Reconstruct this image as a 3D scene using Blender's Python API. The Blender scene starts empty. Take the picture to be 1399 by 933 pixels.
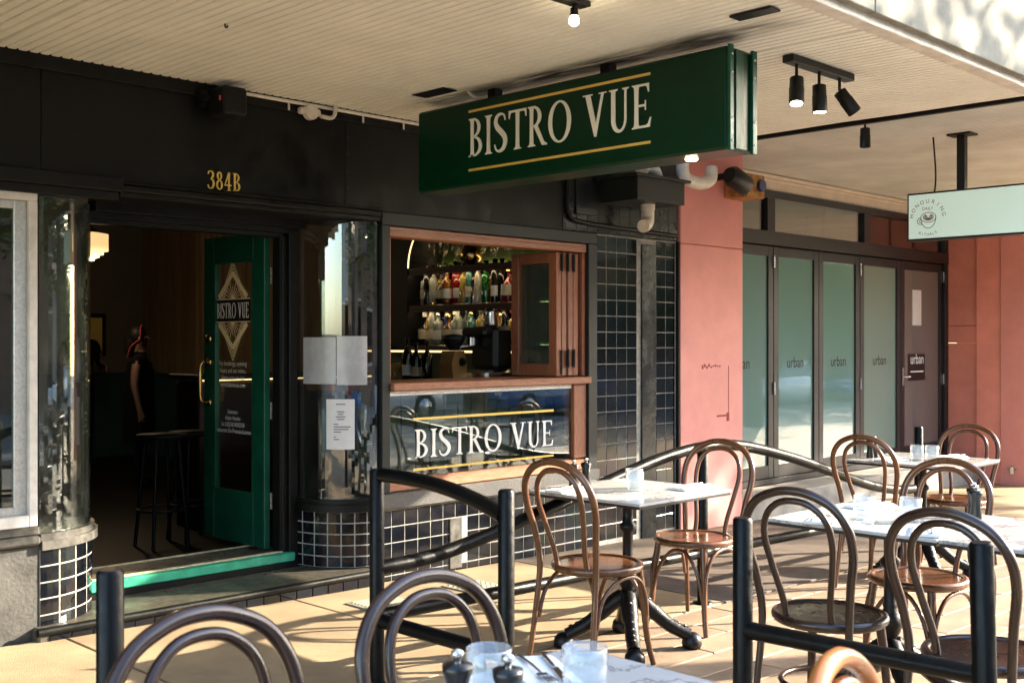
import bpy, bmesh, math, random
from mathutils import Vector, Matrix
random.seed(7)
sc = bpy.context.scene
R = math.radians
C = sc.collection

# ------------------------------------------------------------------ camera, light, exposure
cam_d = bpy.data.cameras.new('camera'); cam = bpy.data.objects.new('camera', cam_d); C.objects.link(cam)
cam.location = (0, -5.4, 1.42); cam.rotation_euler = (R(90), 0, R(-45))
cam_d.sensor_width = 36; cam_d.lens = 39.76; cam_d.clip_start = .05; cam_d.clip_end = 600
cam_d.dof.use_dof = True; cam_d.dof.focus_distance = 6.6; cam_d.dof.aperture_fstop = 7.1
sc.camera = cam

SUN_EL = R(21); SUN = Vector((.86, -.51, 0)).normalized()
SUNV = Vector((SUN.x*math.cos(SUN_EL), SUN.y*math.cos(SUN_EL), math.sin(SUN_EL)))
w = bpy.data.worlds.new('World'); sc.world = w; w.use_nodes = True
nt = w.node_tree; bg = nt.nodes['Background']
sky = nt.nodes.new('ShaderNodeTexSky'); sky.sky_type = 'NISHITA'; sky.sun_disc = False
sky.sun_elevation = SUN_EL; sky.sun_rotation = math.atan2(SUN.x, SUN.y); sky.air_density = 1.0; sky.dust_density = 1.2
nt.links.new(sky.outputs[0], bg.inputs[0]); bg.inputs[1].default_value = .15
sl = bpy.data.lights.new('sun', 'SUN'); sl.energy = 3.2; sl.angle = R(.55); sl.color = (1, .87, .68)
so = bpy.data.objects.new('sun', sl); C.objects.link(so)
so.rotation_euler = (-SUNV).to_track_quat('-Z', 'Y').to_euler(); so.location = (20, -10, 12)
vs = sc.view_settings; vs.view_transform = 'Standard'; vs.look = 'None'; vs.exposure = 3.05; vs.gamma = 1
sc.cycles.max_bounces = 10; sc.cycles.transparent_max_bounces = 16; sc.cycles.glossy_bounces = 5
sc.cycles.diffuse_bounces = 5; sc.cycles.transmission_bounces = 8
sc.cycles.caustics_reflective = False; sc.cycles.caustics_refractive = False
sc.cycles.sample_clamp_indirect = 6

SL = .018
def g(x): return -SL*(x-2.2)          # the street falls gently to the right

# ------------------------------------------------------------------ materials
M = {}
def mat(name, col, rough=.6, metal=0, var=.0, scale=6, bump=0, bscale=40, col2=None, spec=.5, coat=0, emit=None, es=0, rvar=0, stretch=None, detail=6, contrast=(.35,.65)):
    m = bpy.data.materials.new(name); m.use_nodes = True; n = m.node_tree.nodes; l = m.node_tree.links
    b = n['Principled BSDF']; b.inputs['Base Color'].default_value = (*col, 1); b.inputs['Roughness'].default_value = rough
    b.inputs['Metallic'].default_value = metal; b.inputs['Specular IOR Level'].default_value = spec
    b.inputs['Coat Weight'].default_value = coat; b.inputs['Coat Roughness'].default_value = .08
    if emit: b.inputs['Emission Color'].default_value = (*emit, 1); b.inputs['Emission Strength'].default_value = es
    tc = n.new('ShaderNodeTexCoord'); src = tc.outputs['Object']
    if stretch:
        mp = n.new('ShaderNodeMapping'); mp.inputs['Scale'].default_value = stretch; l.new(src, mp.inputs[0]); src = mp.outputs[0]
    if var or col2:
        nz = n.new('ShaderNodeTexNoise'); nz.inputs['Scale'].default_value = scale; nz.inputs['Detail'].default_value = detail
        nz.inputs['Roughness'].default_value = .65
        l.new(src, nz.inputs['Vector'])
        rp = n.new('ShaderNodeValToRGB'); rp.color_ramp.elements[0].position, rp.color_ramp.elements[1].position = contrast
        c2 = col2 or tuple(min(1, c*(1+var)) for c in col); c1 = col if col2 else tuple(c*(1-var) for c in col)
        rp.color_ramp.elements[0].color = (*c1, 1); rp.color_ramp.elements[1].color = (*c2, 1)
        l.new(nz.outputs['Fac'], rp.inputs[0])
        oi = n.new('ShaderNodeObjectInfo'); mr = n.new('ShaderNodeMapRange'); mr.inputs['To Min'].default_value = .88; mr.inputs['To Max'].default_value = 1.1
        l.new(oi.outputs['Random'], mr.inputs['Value'])
        mx = n.new('ShaderNodeMix'); mx.data_type = 'RGBA'; mx.blend_type = 'MULTIPLY'; mx.inputs['Factor'].default_value = 1
        l.new(rp.outputs[0], mx.inputs['A']); l.new(mr.outputs[0], mx.inputs['B']); l.new(mx.outputs['Result'], b.inputs['Base Color'])
        if rvar:
            r2 = n.new('ShaderNodeMapRange'); r2.inputs['From Min'].default_value = .3; r2.inputs['From Max'].default_value = .7
            r2.inputs['To Min'].default_value = max(.02, rough-rvar); r2.inputs['To Max'].default_value = min(1, rough+rvar)
            l.new(nz.outputs['Fac'], r2.inputs['Value']); l.new(r2.outputs[0], b.inputs['Roughness'])
    if bump:
        n2 = n.new('ShaderNodeTexNoise'); n2.inputs['Scale'].default_value = bscale; n2.inputs['Detail'].default_value = 5
        l.new(src, n2.inputs['Vector'])
        bp = n.new('ShaderNodeBump'); bp.inputs['Strength'].default_value = bump; bp.inputs['Distance'].default_value = .01
        l.new(n2.outputs['Fac'], bp.inputs['Height']); l.new(bp.outputs[0], b.inputs['Normal'])
    M[name] = m; return m

def glassmat(name, tint=(.9,.95,.92), ior=1.5, rough=0.0, body=None, bodyfac=0.0, dust=0, boost=1.0):
    m = bpy.data.materials.new(name); m.use_nodes = True; n = m.node_tree.nodes; l = m.node_tree.links
    n.remove(n['Principled BSDF']); out = n['Material Output']
    tr = n.new('ShaderNodeBsdfTransparent'); tr.inputs[0].default_value = (*tint, 1)
    gl = n.new('ShaderNodeBsdfGlossy'); gl.inputs['Roughness'].default_value = rough; gl.inputs[0].default_value = (1, 1, 1, 1)
    fr = n.new('ShaderNodeFresnel'); gm = n.new('ShaderNodeNewGeometry'); mi_ = n.new('ShaderNodeMapRange'); mi_.inputs['To Min'].default_value = ior; mi_.inputs['To Max'].default_value = 1/ior
    l.new(gm.outputs['Backfacing'], mi_.inputs['Value']); l.new(mi_.outputs[0], fr.inputs[0])
    base = tr.outputs[0]
    if bodyfac or dust:
        df = n.new('ShaderNodeBsdfDiffuse'); df.inputs[0].default_value = (*(body or (.6,.6,.55)), 1)
        m1 = n.new('ShaderNodeMixShader'); m1.inputs[0].default_value = bodyfac
        if dust:
            tc = n.new('ShaderNodeTexCoord'); nz = n.new('ShaderNodeTexNoise'); nz.inputs['Scale'].default_value = 9; nz.inputs['Detail'].default_value = 8
            nz.inputs['Roughness'].default_value = .75
            l.new(tc.outputs['Object'], nz.inputs['Vector'])
            mr = n.new('ShaderNodeMapRange'); mr.inputs['From Min'].default_value = .45; mr.inputs['From Max'].default_value = .8
            mr.inputs['To Min'].default_value = bodyfac; mr.inputs['To Max'].default_value = bodyfac+dust
            l.new(nz.outputs['Fac'], mr.inputs['Value']); l.new(mr.outputs[0], m1.inputs[0])
        l.new(tr.outputs[0], m1.inputs[1]); l.new(df.outputs[0], m1.inputs[2]); base = m1.outputs[0]
    mx = n.new('ShaderNodeMixShader')
    if boost != 1:
        mu = n.new('ShaderNodeMath'); mu.operation = 'MULTIPLY'; mu.inputs[1].default_value = boost; mu.use_clamp = True
        l.new(fr.outputs[0], mu.inputs[0]); l.new(mu.outputs[0], mx.inputs[0])
    else: l.new(fr.outputs[0], mx.inputs[0])
    l.new(base, mx.inputs[1]); l.new(gl.outputs[0], mx.inputs[2]); l.new(mx.outputs[0], out.inputs[0])
    M[name] = m; return m

mat('black_paint', (.0048,.0053,.0045), .42, var=.35, scale=5, bump=.12, bscale=25, rvar=.14, spec=.2)
mat('black_matt', (.003,.003,.003), .6, var=.3, scale=8, spec=.25)
mat('charcoal_frame', (.009,.013,.013), .45, spec=.35, var=.15, bump=.05)
mat('pier_black', (.006,.008,.009), .25, var=.4, scale=8, bump=.15, bscale=20, rvar=.1, spec=.4)
mat('black_tile', (.004,.005,.008), .09, var=.5, scale=3, bump=.06, bscale=14, spec=.42, rvar=.05)
mat('painted_tile', (.008,.010,.011), .3, spec=.35, var=.3, scale=5, bump=.15, bscale=22, rvar=.1)
mat('grout', (.30,.29,.265), .85, var=.3, scale=30)
mat('dark_grout', (.012,.014,.014), .5)
mat('render_grey', (.052,.051,.046), .6, var=.4, scale=7, bump=.3, bscale=60, rvar=.15)
mat('cap_stone', (.07,.067,.06), .4, var=.4, scale=20, bump=.12, rvar=.15)
mat('granite', (.05,.05,.05), .35, col2=(.16,.155,.15), scale=140, contrast=(.42,.6))
mat('white_paint', (.72,.70,.66), .5, var=.12, scale=14, bump=.08)
mat('aluminium', (.62,.62,.60), .38, metal=.6, var=.15, scale=60)
mat('green_paint', (.005,.075,.044), .4, spec=.3, var=.22, scale=8, bump=.05, rvar=.08)
mat('green_step', (.03,.33,.19), .45, var=.25, scale=12, bump=.1, rvar=.1)
mat('green_sign', (.001,.030,.012), .3, var=.1, scale=4, spec=.2)
mat('brass', (.78,.53,.2), .22, metal=1, var=.15, scale=20)
mat('gold_print', (.82,.57,.14), .4, metal=.3)
mat('pale_gold', (.92,.72,.42), .5)
mat('white_print', (.90,.90,.88), .5)
mat('cream_print', (.84,.84,.77), .5)
def wood(name, c1, c2, rough=.38, coat=.15, st=(1,1,14), sc_=9, dt=4):
    mat(name, c1, rough, col2=c2, scale=sc_, bump=.03, bscale=20, coat=coat, stretch=st, rvar=.06, contrast=(.3,.7), detail=dt)
wood('timber', (.25,.098,.052), (.44,.185,.098), .42, .1, (2,14,14))
wood('timber_up', (.20,.066,.034), (.36,.135,.068), .42, .1, (14,14,1.5))
wood('timber_dark', (.022,.006,.004), (.05,.014,.008), .6, 0, (14,2,14))
wood('bentwood', (.085,.031,.012), (.135,.052,.020), .27, .4, (1,1,.5), 6, 3)
wood('bentwood_dark', (.016,.007,.0055), (.030,.012,.008), .3, .25, (1,1,.5), 6, 3)
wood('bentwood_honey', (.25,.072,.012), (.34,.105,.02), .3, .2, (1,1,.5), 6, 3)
wood('seat_wood', (.15,.043,.016), (.20,.062,.024), .22, .5, (1,5,1), 8, 3)
mm = mat('marble', (.44,.43,.41), .16, col2=(.48,.47,.45), scale=2.5, detail=10, contrast=(.42,.55))
_r = [n for n in mm.node_tree.nodes if n.type == 'VALTORGB'][0].color_ramp
_r.elements[0].position = .40
for _p, _c in ((.485,(.46,.45,.43,1)),(.5,(.20,.20,.20,1)),(.515,(.46,.45,.43,1))): _e = _r.elements.new(_p); _e.color = _c
mat('table_edge', (.008,.008,.009), .4)
mat('cast_iron', (.005,.005,.006), .4, metal=.35, var=.3, scale=30, bump=.2, bscale=60)
mat('pipe_black', (.0028,.0032,.0036), .36, var=.4, scale=20, bump=.14, bscale=36, rvar=.1, spec=.17)
mat('worn_paint', (.30,.28,.25), .45, metal=.4, var=.4, scale=60)
mat('soffit', (.86,.86,.79), .6, var=.06, scale=2.2, bump=.03)
mat('soffit_grey', (.74,.76,.72), .55, var=.12, scale=1.8, bump=.03)
mat('soffit_edge', (.74,.70,.64), .55, var=.15, scale=10)
mat('soot', (.06,.052,.045), .7, var=.6, scale=9)
mat('fascia_metal', (.27,.26,.215), .8, spec=.1, var=.3, scale=4, bump=.1, rvar=.1)
mat('pink', (.74,.29,.26), .62, var=.07, scale=3, bump=.12, bscale=55)
mat('pink_shaded', (.70,.25,.205), .65, var=.09, scale=3, bump=.12, bscale=55)  # same pink render with the return wall's shade put into the colour
mat('red_scrape', (.30,.03,.03), .7)
mat('skirting_tile', (.40,.40,.39), .3, var=.12)
mat('plaster', (.70,.60,.49), .8, var=.08, scale=5, bump=.05)
mat('alum_dark', (.010,.0105,.013), .36, metal=.15, var=.2, scale=12)
mat('frost', (.13,.27,.24), .3, var=.1, scale=2)
mat('mint', (.66,.84,.75), .35, emit=(.62,.85,.75), es=.04)
mat('brown_print', (.20,.045,.02), .6)
mat('black_plastic', (.005,.005,.005), .42, var=.2, spec=.3)
mat('pvc', (.74,.70,.62), .4, var=.12, scale=14)
mat('rust', (.20,.075,.022), .8, col2=(.50,.26,.07), scale=14, bump=.4)
mat('blue_plastic', (.02,.035,.12), .35)
mat('red_dot', (.8,.12,.12), .5)
mat('lamp_glow', (1,.9,.7), .5, emit=(1,.80,.52), es=5)
mat('lamp_glow_soft', (1,.9,.7), .5, emit=(1,.78,.48), es=2.5)
mat('led_shelf', (1,.85,.6), .5, emit=(1,.74,.40), es=1.7)
mat('led', (1,.85,.6), .5, emit=(1,.70,.30), es=.28)
mat('pendant_glass', (1,.88,.66), .4, emit=(1,.62,.26), es=.13)
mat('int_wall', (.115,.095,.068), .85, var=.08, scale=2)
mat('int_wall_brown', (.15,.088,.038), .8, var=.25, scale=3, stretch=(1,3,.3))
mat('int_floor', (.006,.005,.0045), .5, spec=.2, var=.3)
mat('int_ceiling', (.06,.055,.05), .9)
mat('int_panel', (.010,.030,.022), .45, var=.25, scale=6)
mat('bar_glow_green', (.050,.088,.018), .5, var=.15, scale=5)
mat('dark_cloth', (.0025,.0025,.003), .95, spec=.1)
mat('dark_trousers', (.003,.003,.004), .95, spec=.1)
mat('skin', (.13,.065,.042), .6)
mat('hair', (.004,.003,.002), .6, spec=.2)
mat('red_scarf', (.20,.01,.012), .8)
mat('paper', (.42,.43,.46), .3, var=.22, scale=5, bump=1.0, bscale=6, coat=.9, stretch=(1,1,.6))
mat('paper_white', (.60,.59,.61), .4, var=.08, scale=6, bump=.5, bscale=6, coat=.5)
mat('ink', (.12,.12,.14), .7)
mat('steel', (.62,.62,.62), .22, metal=1)
mat('napkin', (.80,.79,.77), .9, bump=.2, bscale=18)
mat('mill_black', (.005,.006,.007), .3)
mat('concrete', (.315,.232,.138), .75, var=.26, scale=1.5, bump=.35, bscale=170, detail=10)
mat('paver', (.265,.188,.122), .72, var=.22, scale=3.5, bump=.35, bscale=110, detail=9)
mat('paver_joint', (.46,.38,.28), .9, var=.2, scale=20)
mat('slab_joint', (.035,.028,.02), .9)
mat('asphalt', (.21,.205,.19), .85, var=.25, scale=30, bump=.4, bscale=200)
mat('footpath_shaded_asphalt', (.115,.088,.068), .8, var=.22, scale=6, bump=.4, bscale=160)  # dark asphalt, with the shade near the pink pillar in its colour
mat('kerb_stone', (.30,.28,.25), .8, var=.15, bump=.2)
mat('earth', (.10,.09,.06), .9, var=.2)
mat('cover_metal', (.30,.28,.22), .5, metal=.3, var=.2, scale=30)
mat('ledge', (.12,.105,.075), .38, col2=(.045,.042,.036), scale=9, bump=.2, bscale=50, rvar=.15)
mat('worn_cream', (.52,.45,.27), .6, var=.3, scale=20)
mat('bark', (.09,.068,.048), .9, var=.35, scale=12, bump=.6, bscale=20)
mat('leaf', (.065,.115,.022), .5, var=.4, scale=3)
mat('leaf_yellow', (.12,.155,.028), .5, var=.4, scale=3)
mat('car_white', (.60,.62,.64), .25, coat=.8)
mat('car_blue', (.03,.10,.25), .25, coat=.8)
mat('car_red', (.35,.02,.02), .25, coat=.8)
mat('car_glass', (.02,.025,.03), .05, spec=.8)
mat('tyre', (.015,.015,.015), .8)
mat('brick_far', (.30,.19,.14), .85, var=.2, scale=3)
mat('render_far', (.50,.46,.40), .85, var=.1)
mat('roof_far', (.16,.10,.08), .85)
mat('grinder_bronze', (.34,.18,.055), .35, metal=.5)
mat('label_cream', (.62,.56,.42), .6)
mat('label_white', (.66,.66,.66), .6)
bt = M['black_tile']; bn = bt.node_tree.nodes; pb0 = bn['Principled BSDF']; pb0.inputs['Thin Film IOR'].default_value = 1.42
tc0 = bn.new('ShaderNodeNewGeometry'); nz0 = bn.new('ShaderNodeTexNoise'); nz0.inputs['Scale'].default_value = 1.4; nz0.inputs['Detail'].default_value = 1
mr0 = bn.new('ShaderNodeMapRange'); mr0.inputs['To Min'].default_value = 40; mr0.inputs['To Max'].default_value = 420; mr0.inputs['From Min'].default_value = .3; mr0.inputs['From Max'].default_value = .7
bt.node_tree.links.new(tc0.outputs['Position'], nz0.inputs['Vector']); bt.node_tree.links.new(nz0.outputs['Fac'], mr0.inputs['Value']); bt.node_tree.links.new(mr0.outputs[0], pb0.inputs['Thin Film Thickness'])
glassmat('glass', (.93,.96,.94), 1.5)
glassmat('shop_glass', (.80,.86,.83), 1.52, dust=.04, boost=1.5)
glassmat('dusty_glass', (.74,.82,.78), 1.55, bodyfac=.02, dust=.13, boost=1.5, body=(.55,.56,.5))
glassmat('curved_glass', (.72,.76,.75), 1.55, bodyfac=.004, dust=.03, boost=2.3, body=(.5,.5,.5))
glassmat('sash_glass', (.75,.82,.78), 1.52, body=(.35,.38,.34), bodyfac=.06, dust=.12, boost=1.2)  # grey-green body and dust stand in for the reflection on the panes
glassmat('frosted_glass', (.25,.36,.33), 1.5, body=(.27,.45,.40), bodyfac=.62, boost=1.7)
glassmat('frosted_grey', (.3,.3,.3), 1.5, body=(.24,.22,.215), bodyfac=.6, boost=1.2)
glassmat('tumbler', (.93,.96,.97), 1.45, body=(.9,.93,.95), bodyfac=.17, boost=1.6)
glassmat('wine_glass', (.97,.95,.88), 1.45, boost=1.3)
def bottle_mat(name, col, rough=.06):
    m = mat(name, col, rough, spec=.6); b = m.node_tree.nodes['Principled BSDF']; b.inputs['Transmission Weight'].default_value = .55; return m
for nm, c in dict(clear=(.55,.60,.55), amber=(.42,.16,.03), green=(.03,.22,.06), red=(.45,.02,.02), dark=(.02,.02,.02), gold=(.6,.42,.10), teal=(.10,.32,.26), white=(.75,.68,.55), blue=(.04,.07,.35)).items():
    bottle_mat('bottle_'+nm, c)

# ------------------------------------------------------------------ mesh helper
class MB:
    def __init__(s): s.v = []; s.f = []; s.sm = []; s.mi = []
    def add(s, vs, fs, smooth=False, mi=0):
        k = len(s.v); s.v += [tuple(p) for p in vs]
        for f in fs: s.f.append([i+k for i in f]); s.sm.append(smooth); s.mi.append(mi)
        return s
    def box(s, a, b, bev=0, mi=0):
        x0,y0,z0 = [min(p,q) for p,q in zip(a,b)]; x1,y1,z1 = [max(p,q) for p,q in zip(a,b)]
        if not bev:
            return s.add([(x0,y0,z0),(x1,y0,z0),(x1,y1,z0),(x0,y1,z0),(x0,y0,z1),(x1,y0,z1),(x1,y1,z1),(x0,y1,z1)],
                [(0,3,2,1),(4,5,6,7),(0,1,5,4),(1,2,6,5),(2,3,7,6),(3,0,4,7)], mi=mi)
        bm = bmesh.new(); bmesh.ops.create_cube(bm, size=1)
        for v in bm.verts: v.co = ((x0+x1)/2+v.co.x*(x1-x0), (y0+y1)/2+v.co.y*(y1-y0), (z0+z1)/2+v.co.z*(z1-z0))
        bev = min(bev, .45*min(x1-x0, y1-y0, z1-z0))
        bmesh.ops.bevel(bm, geom=bm.edges[:], offset=bev, segments=1, affect='EDGES', profile=.5)
        bm.verts.index_update(); s.add([v.co[:] for v in bm.verts], [[v.index for v in f.verts] for f in bm.faces], mi=mi); bm.free(); return s
    def tube(s, pts, r, seg=8, cap=True, closed=False, mi=0):
        pts = [Vector(p) for p in pts]; n = len(pts)
        rs = r if isinstance(r, (list, tuple)) else [r]*n
        rings = []; prev = None
        for i in range(n):
            if closed: t = pts[(i+1) % n]-pts[i-1]
            else: t = pts[min(i+1, n-1)]-pts[max(i-1, 0)]
            t.normalize()
            if prev is None:
                a = Vector((0,0,1)) if abs(t.z) < .9 else Vector((1,0,0)); u = t.cross(a).normalized()
            else:
                u = prev - t*prev.dot(t); u.normalize()
            prev = u; v = t.cross(u)
            rings.append([pts[i]+(u*math.cos(2*math.pi*k/seg)+v*math.sin(2*math.pi*k/seg))*rs[i] for k in range(seg)])
        vs = [p for ring in rings for p in ring]; fs = []
        for i in range(n if closed else n-1):
            j = (i+1) % n
            for k in range(seg): fs.append((i*seg+k, i*seg+(k+1) % seg, j*seg+(k+1) % seg, j*seg+k))
        s.add(vs, fs, True, mi)
        if cap and not closed:
            s.add(rings[0], [tuple(range(seg))[::-1]], mi=mi); s.add(rings[-1], [tuple(range(seg))], mi=mi)
        return s
    def lathe(s, prof, c=(0,0,0), seg=16, smooth=True, axis='z', mi=0):
        vs = []; fs = []
        for (r, z) in prof:
            for k in range(seg):
                a = 2*math.pi*k/seg; p = (r*math.cos(a), r*math.sin(a), z)
                if axis == 'y': p = (p[0], p[2], p[1])
                if axis == 'x': p = (p[2], p[0], p[1])
                vs.append((c[0]+p[0], c[1]+p[1], c[2]+p[2]))
        for i in range(len(prof)-1):
            for k in range(seg): fs.append((i*seg+k, i*seg+(k+1) % seg, (i+1)*seg+(k+1) % seg, (i+1)*seg+k))
        s.add(vs, fs, smooth, mi)
        if prof[0][0] > 1e-5: s.add(vs[:seg], [tuple(range(seg))[::-1]], mi=mi)
        if prof[-1][0] > 1e-5: s.add(vs[-seg:], [tuple(range(seg))], mi=mi)
        return s
    def prism(s, poly, O, U, V, N, d, d0=0, mi=0):
        O, U, V, N = Vector(O), Vector(U), Vector(V), Vector(N); n = len(poly)
        a = [O+U*p[0]+V*p[1]+N*d0 for p in poly]; b = [O+U*p[0]+V*p[1]+N*d for p in poly]
        fs = [tuple(range(n, 2*n)), tuple(range(n))[::-1]]+[(i, (i+1) % n, n+(i+1) % n, n+i) for i in range(n)]
        return s.add(a+b, fs, mi=mi)
    def strip(s, A, B, O, U, V, N, d, mi=0):
        for i in range(len(A)-1): s.prism([A[i], A[i+1], B[i+1], B[i]], O, U, V, N, d, mi=mi)
        return s
    def mesh(s, name, mats):
        me = bpy.data.meshes.new(name); me.from_pydata(s.v, [], s.f); 
        for m in (mats if isinstance(mats, (list, tuple)) else [mats]): me.materials.append(M[m] if isinstance(m, str) else m)
        me.polygons.foreach_set('use_smooth', s.sm); me.polygons.foreach_set('material_index', s.mi)
        bm = bmesh.new(); bm.from_mesh(me); bmesh.ops.recalc_face_normals(bm, faces=bm.faces); bm.to_mesh(me); bm.free()
        me.update(); return me
    def build(s, name, mats, parent=None, world=False):
        return link(name, s.mesh(name, mats), parent, world)

def wpos(o):
    p = Vector((0,0,0))
    while o: p += o.location; o = o.parent
    return p
def link(name, me, parent=None, world=False, loc=None, rz=0):
    o = bpy.data.objects.new(name, me); C.objects.link(o)
    if parent:
        o.parent = parent
        if world: o.location = -wpos(parent)
    if loc: o.location = Vector(loc)-(wpos(parent) if parent and world else Vector())
    if rz: o.rotation_euler.z = rz
    return o
def tag(o, label, cat, group=None):
    o['label'] = label; o['category'] = cat
    if group: o['group'] = group
    return o
def thing(name, label, cat, loc=(0,0,0), rz=0, group=None):
    o = bpy.data.objects.new(name, None); C.objects.link(o); o.location = loc; o.rotation_euler.z = rz; o.empty_display_size = .1
    return tag(o, label, cat, group)
def struct(o): o['kind'] = 'structure'; return o
def dup(root, loc, rz, label=None, group=None):
    def cp(o, par):
        c = o.copy(); C.objects.link(c); c.parent = par
        for ch in o.children: cp(ch, c)
        return c
    r = cp(root, None); r.location = loc; r.rotation_euler.z = rz
    if label: r['label'] = label
    if group: r['group'] = group
    return r
def smooth_path(pts, n=6, closed=False):
    pts = [Vector(p) for p in pts]; out = []; m = len(pts)
    for i in range(m if closed else m-1):
        if closed: p0, p1, p2, p3 = pts[i-1], pts[i], pts[(i+1) % m], pts[(i+2) % m]
        else: p0, p1, p2, p3 = pts[max(i-1,0)], pts[i], pts[i+1], pts[min(i+2, m-1)]
        for k in range(n):
            t = k/n
            out.append(.5*((2*p1)+(-p0+p2)*t+(2*p0-5*p1+4*p2-p3)*t*t+(-p0+3*p1-3*p2+p3)*t**3))
    if not closed: out.append(pts[-1])
    return out

# ------------------------------------------------------------------ lettering
def glyph(ch):
    """pieces of one capital: ('p', polygon) or ('s', lineA, lineB); cap height 1. Returns pieces, advance"""
    P = []
    def stem(x, w=.125, y0=0, y1=1, s=.065, b=True, t=True):
        L = []; Rr = []
        if b: L += [(x-s,y0),(x-s,y0+.022),(x-.01,y0+.05),(x+.004,y0+.12)]; Rr += [(x+w+s,y0),(x+w+s,y0+.022),(x+w+.01,y0+.05),(x+w-.004,y0+.12)]
        else: L += [(x,y0)]; Rr += [(x+w,y0)]
        L += [(x+.010,(y0+y1)/2)]; Rr += [(x+w-.010,(y0+y1)/2)]
        if t: L += [(x+.004,y1-.12),(x-.01,y1-.05),(x-s,y1-.022),(x-s,y1)]; Rr += [(x+w-.004,y1-.12),(x+w+.01,y1-.05),(x+w+s,y1-.022),(x+w+s,y1)]
        else: L += [(x,y1)]; Rr += [(x+w,y1)]
        P.append(('s', L, Rr))
    def arc(cx, cy, rx, ry, ix, iy, a0, a1, dx=0, n=20):
        A = []; B = []
        for k in range(n+1):
            a = R(a0+(a1-a0)*k/n); A.append((cx+rx*math.cos(a), cy+ry*math.sin(a))); B.append((cx+dx+ix*math.cos(a), cy+iy*math.sin(a)))
        P.append(('s', A, B))
    def stroke(pts, ths, n=6):
        pp = smooth_path([(a,b,0) for a,b in pts], n); m = len(pp); A = []; B = []
        for i, p in enumerate(pp):
            t = pp[min(i+1,m-1)]-pp[max(i-1,0)]; t.normalize(); u = i/(m-1)*(len(ths)-1); k = min(int(u), len(ths)-2); th = ths[k]+(ths[k+1]-ths[k])*(u-k)
            A.append((p.x-t.y*th/2, p.y+t.x*th/2)); B.append((p.x+t.y*th/2, p.y-t.x*th/2))
        P.append(('s', A, B))
    adv = .5
    if ch == 'B':
        stem(.08); arc(.2,.755,.25,.245,.145,.20,-90,90); P.append(('p',[(.08,1),(.2,1),(.2,.955),(.08,.955)]))
        arc(.2,.265,.31,.265,.195,.215,-90,90); P.append(('p',[(.18,.53),(.24,.53),(.24,.49),(.18,.49)])); P.append(('p',[(.08,0),(.2,0),(.2,.05),(.08,.05)])); adv = .58
    elif ch == 'I': stem(.08); adv = .29
    elif ch == 'S':
        stroke([(.43,.80),(.39,.93),(.27,.975),(.14,.92),(.09,.78),(.15,.64),(.28,.52),(.40,.39),(.43,.24),(.36,.09),(.22,.025),(.10,.08),(.05,.21)], [.035,.045,.06,.09,.12,.14,.145,.145,.13,.11,.07,.045,.035]); adv = .53
    elif ch == 'T':
        stem(.245, t=False); P.append(('p',[(.0,1),(.615,1),(.615,.80),(.59,.80),(.565,.91),(.53,.945),(.085,.945),(.05,.91),(.025,.80),(0,.80)])); adv = .62
    elif ch == 'R':
        stem(.08); arc(.2,.735,.275,.265,.165,.215,-90,90); P.append(('p',[(.08,1),(.2,1),(.2,.95),(.08,.95)])); P.append(('p',[(.18,.52),(.26,.52),(.26,.47),(.18,.47)]))
        P.append(('p',[(.22,.49),(.35,.51),(.56,.09),(.66,.03),(.66,-.01),(.5,.0)])); adv = .64
    elif ch == 'O':
        A=[];B=[]
        for k in range(41):
            a = 2*math.pi*k/40; A.append((.41+.37*math.cos(a), .5+.515*math.sin(a))); B.append((.41+.245*math.cos(a+.0), .5+.465*math.sin(a)))
        P.append(('s',A,B)); adv = .84
    elif ch == 'V':
        P.append(('p',[(.03,1),(.18,1),(.37,.27),(.365,-.02),(.31,-.02)])); P.append(('p',[(.31,-.02),(.37,-.02),(.60,1),(.53,1),(.34,.18)]))
        P.append(('p',[(-.04,1),(.25,1),(.25,.972),(-.04,.972)])); P.append(('p',[(.45,1),(.68,1),(.68,.972),(.45,.972)])); adv = .66
    elif ch == 'U':
        P.append(('s',[(.07,1),(.07,.972),(.135,.95),(.135,.3)],[(.32,1),(.32,.972),(.255,.95),(.255,.3)]))
        P.append(('s',[(.46,1),(.46,.972),(.525,.95),(.525,.3)],[(.65,1),(.65,.972),(.585,.95),(.585,.3)]))
        A=[];B=[]
        for k in range(21):
            a = math.pi+math.pi*k/20; A.append((.36+.225*math.cos(a), .3+.32*math.sin(a))); B.append((.39+.135*math.cos(a), .3+.25*math.sin(a)))
        P.append(('s',A,B)); adv = .7
    elif ch == 'E':
        stem(.08); P.append(('p',[(.08,1),(.50,1),(.50,.80),(.475,.80),(.44,.92),(.4,.948),(.08,.948)])); P.append(('p',[(.16,.535),(.38,.535),(.385,.62),(.41,.62),(.41,.40),(.385,.40),(.38,.485),(.16,.485)]))
        P.append(('p',[(.08,0),(.52,0),(.56,.22),(.53,.22),(.48,.09),(.42,.052),(.08,.052)])); adv = .56
    elif ch == '3':
        stroke([(.06,.80),(.10,.93),(.24,.965),(.37,.87),(.36,.68),(.22,.56)],[.07,.07,.06,.10,.11,.05]); stroke([(.22,.56),(.38,.46),(.42,.28),(.34,.09),(.20,.035),(.08,.09),(.04,.22)],[.05,.10,.12,.10,.06,.07,.08]); adv = .52
    elif ch == '8':
        for cy, rx, ry in ((.76,.17,.225),(.27,.205,.27)):
            A=[];B=[]
            for k in range(29):
                a = 2*math.pi*k/28; A.append((.25+rx*math.cos(a), cy+ry*math.sin(a))); B.append((.25+(rx-.10)*math.cos(a), cy+(ry-.06)*math.sin(a)))
            P.append(('s',A,B))
        adv = .54
    elif ch == '4':
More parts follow.
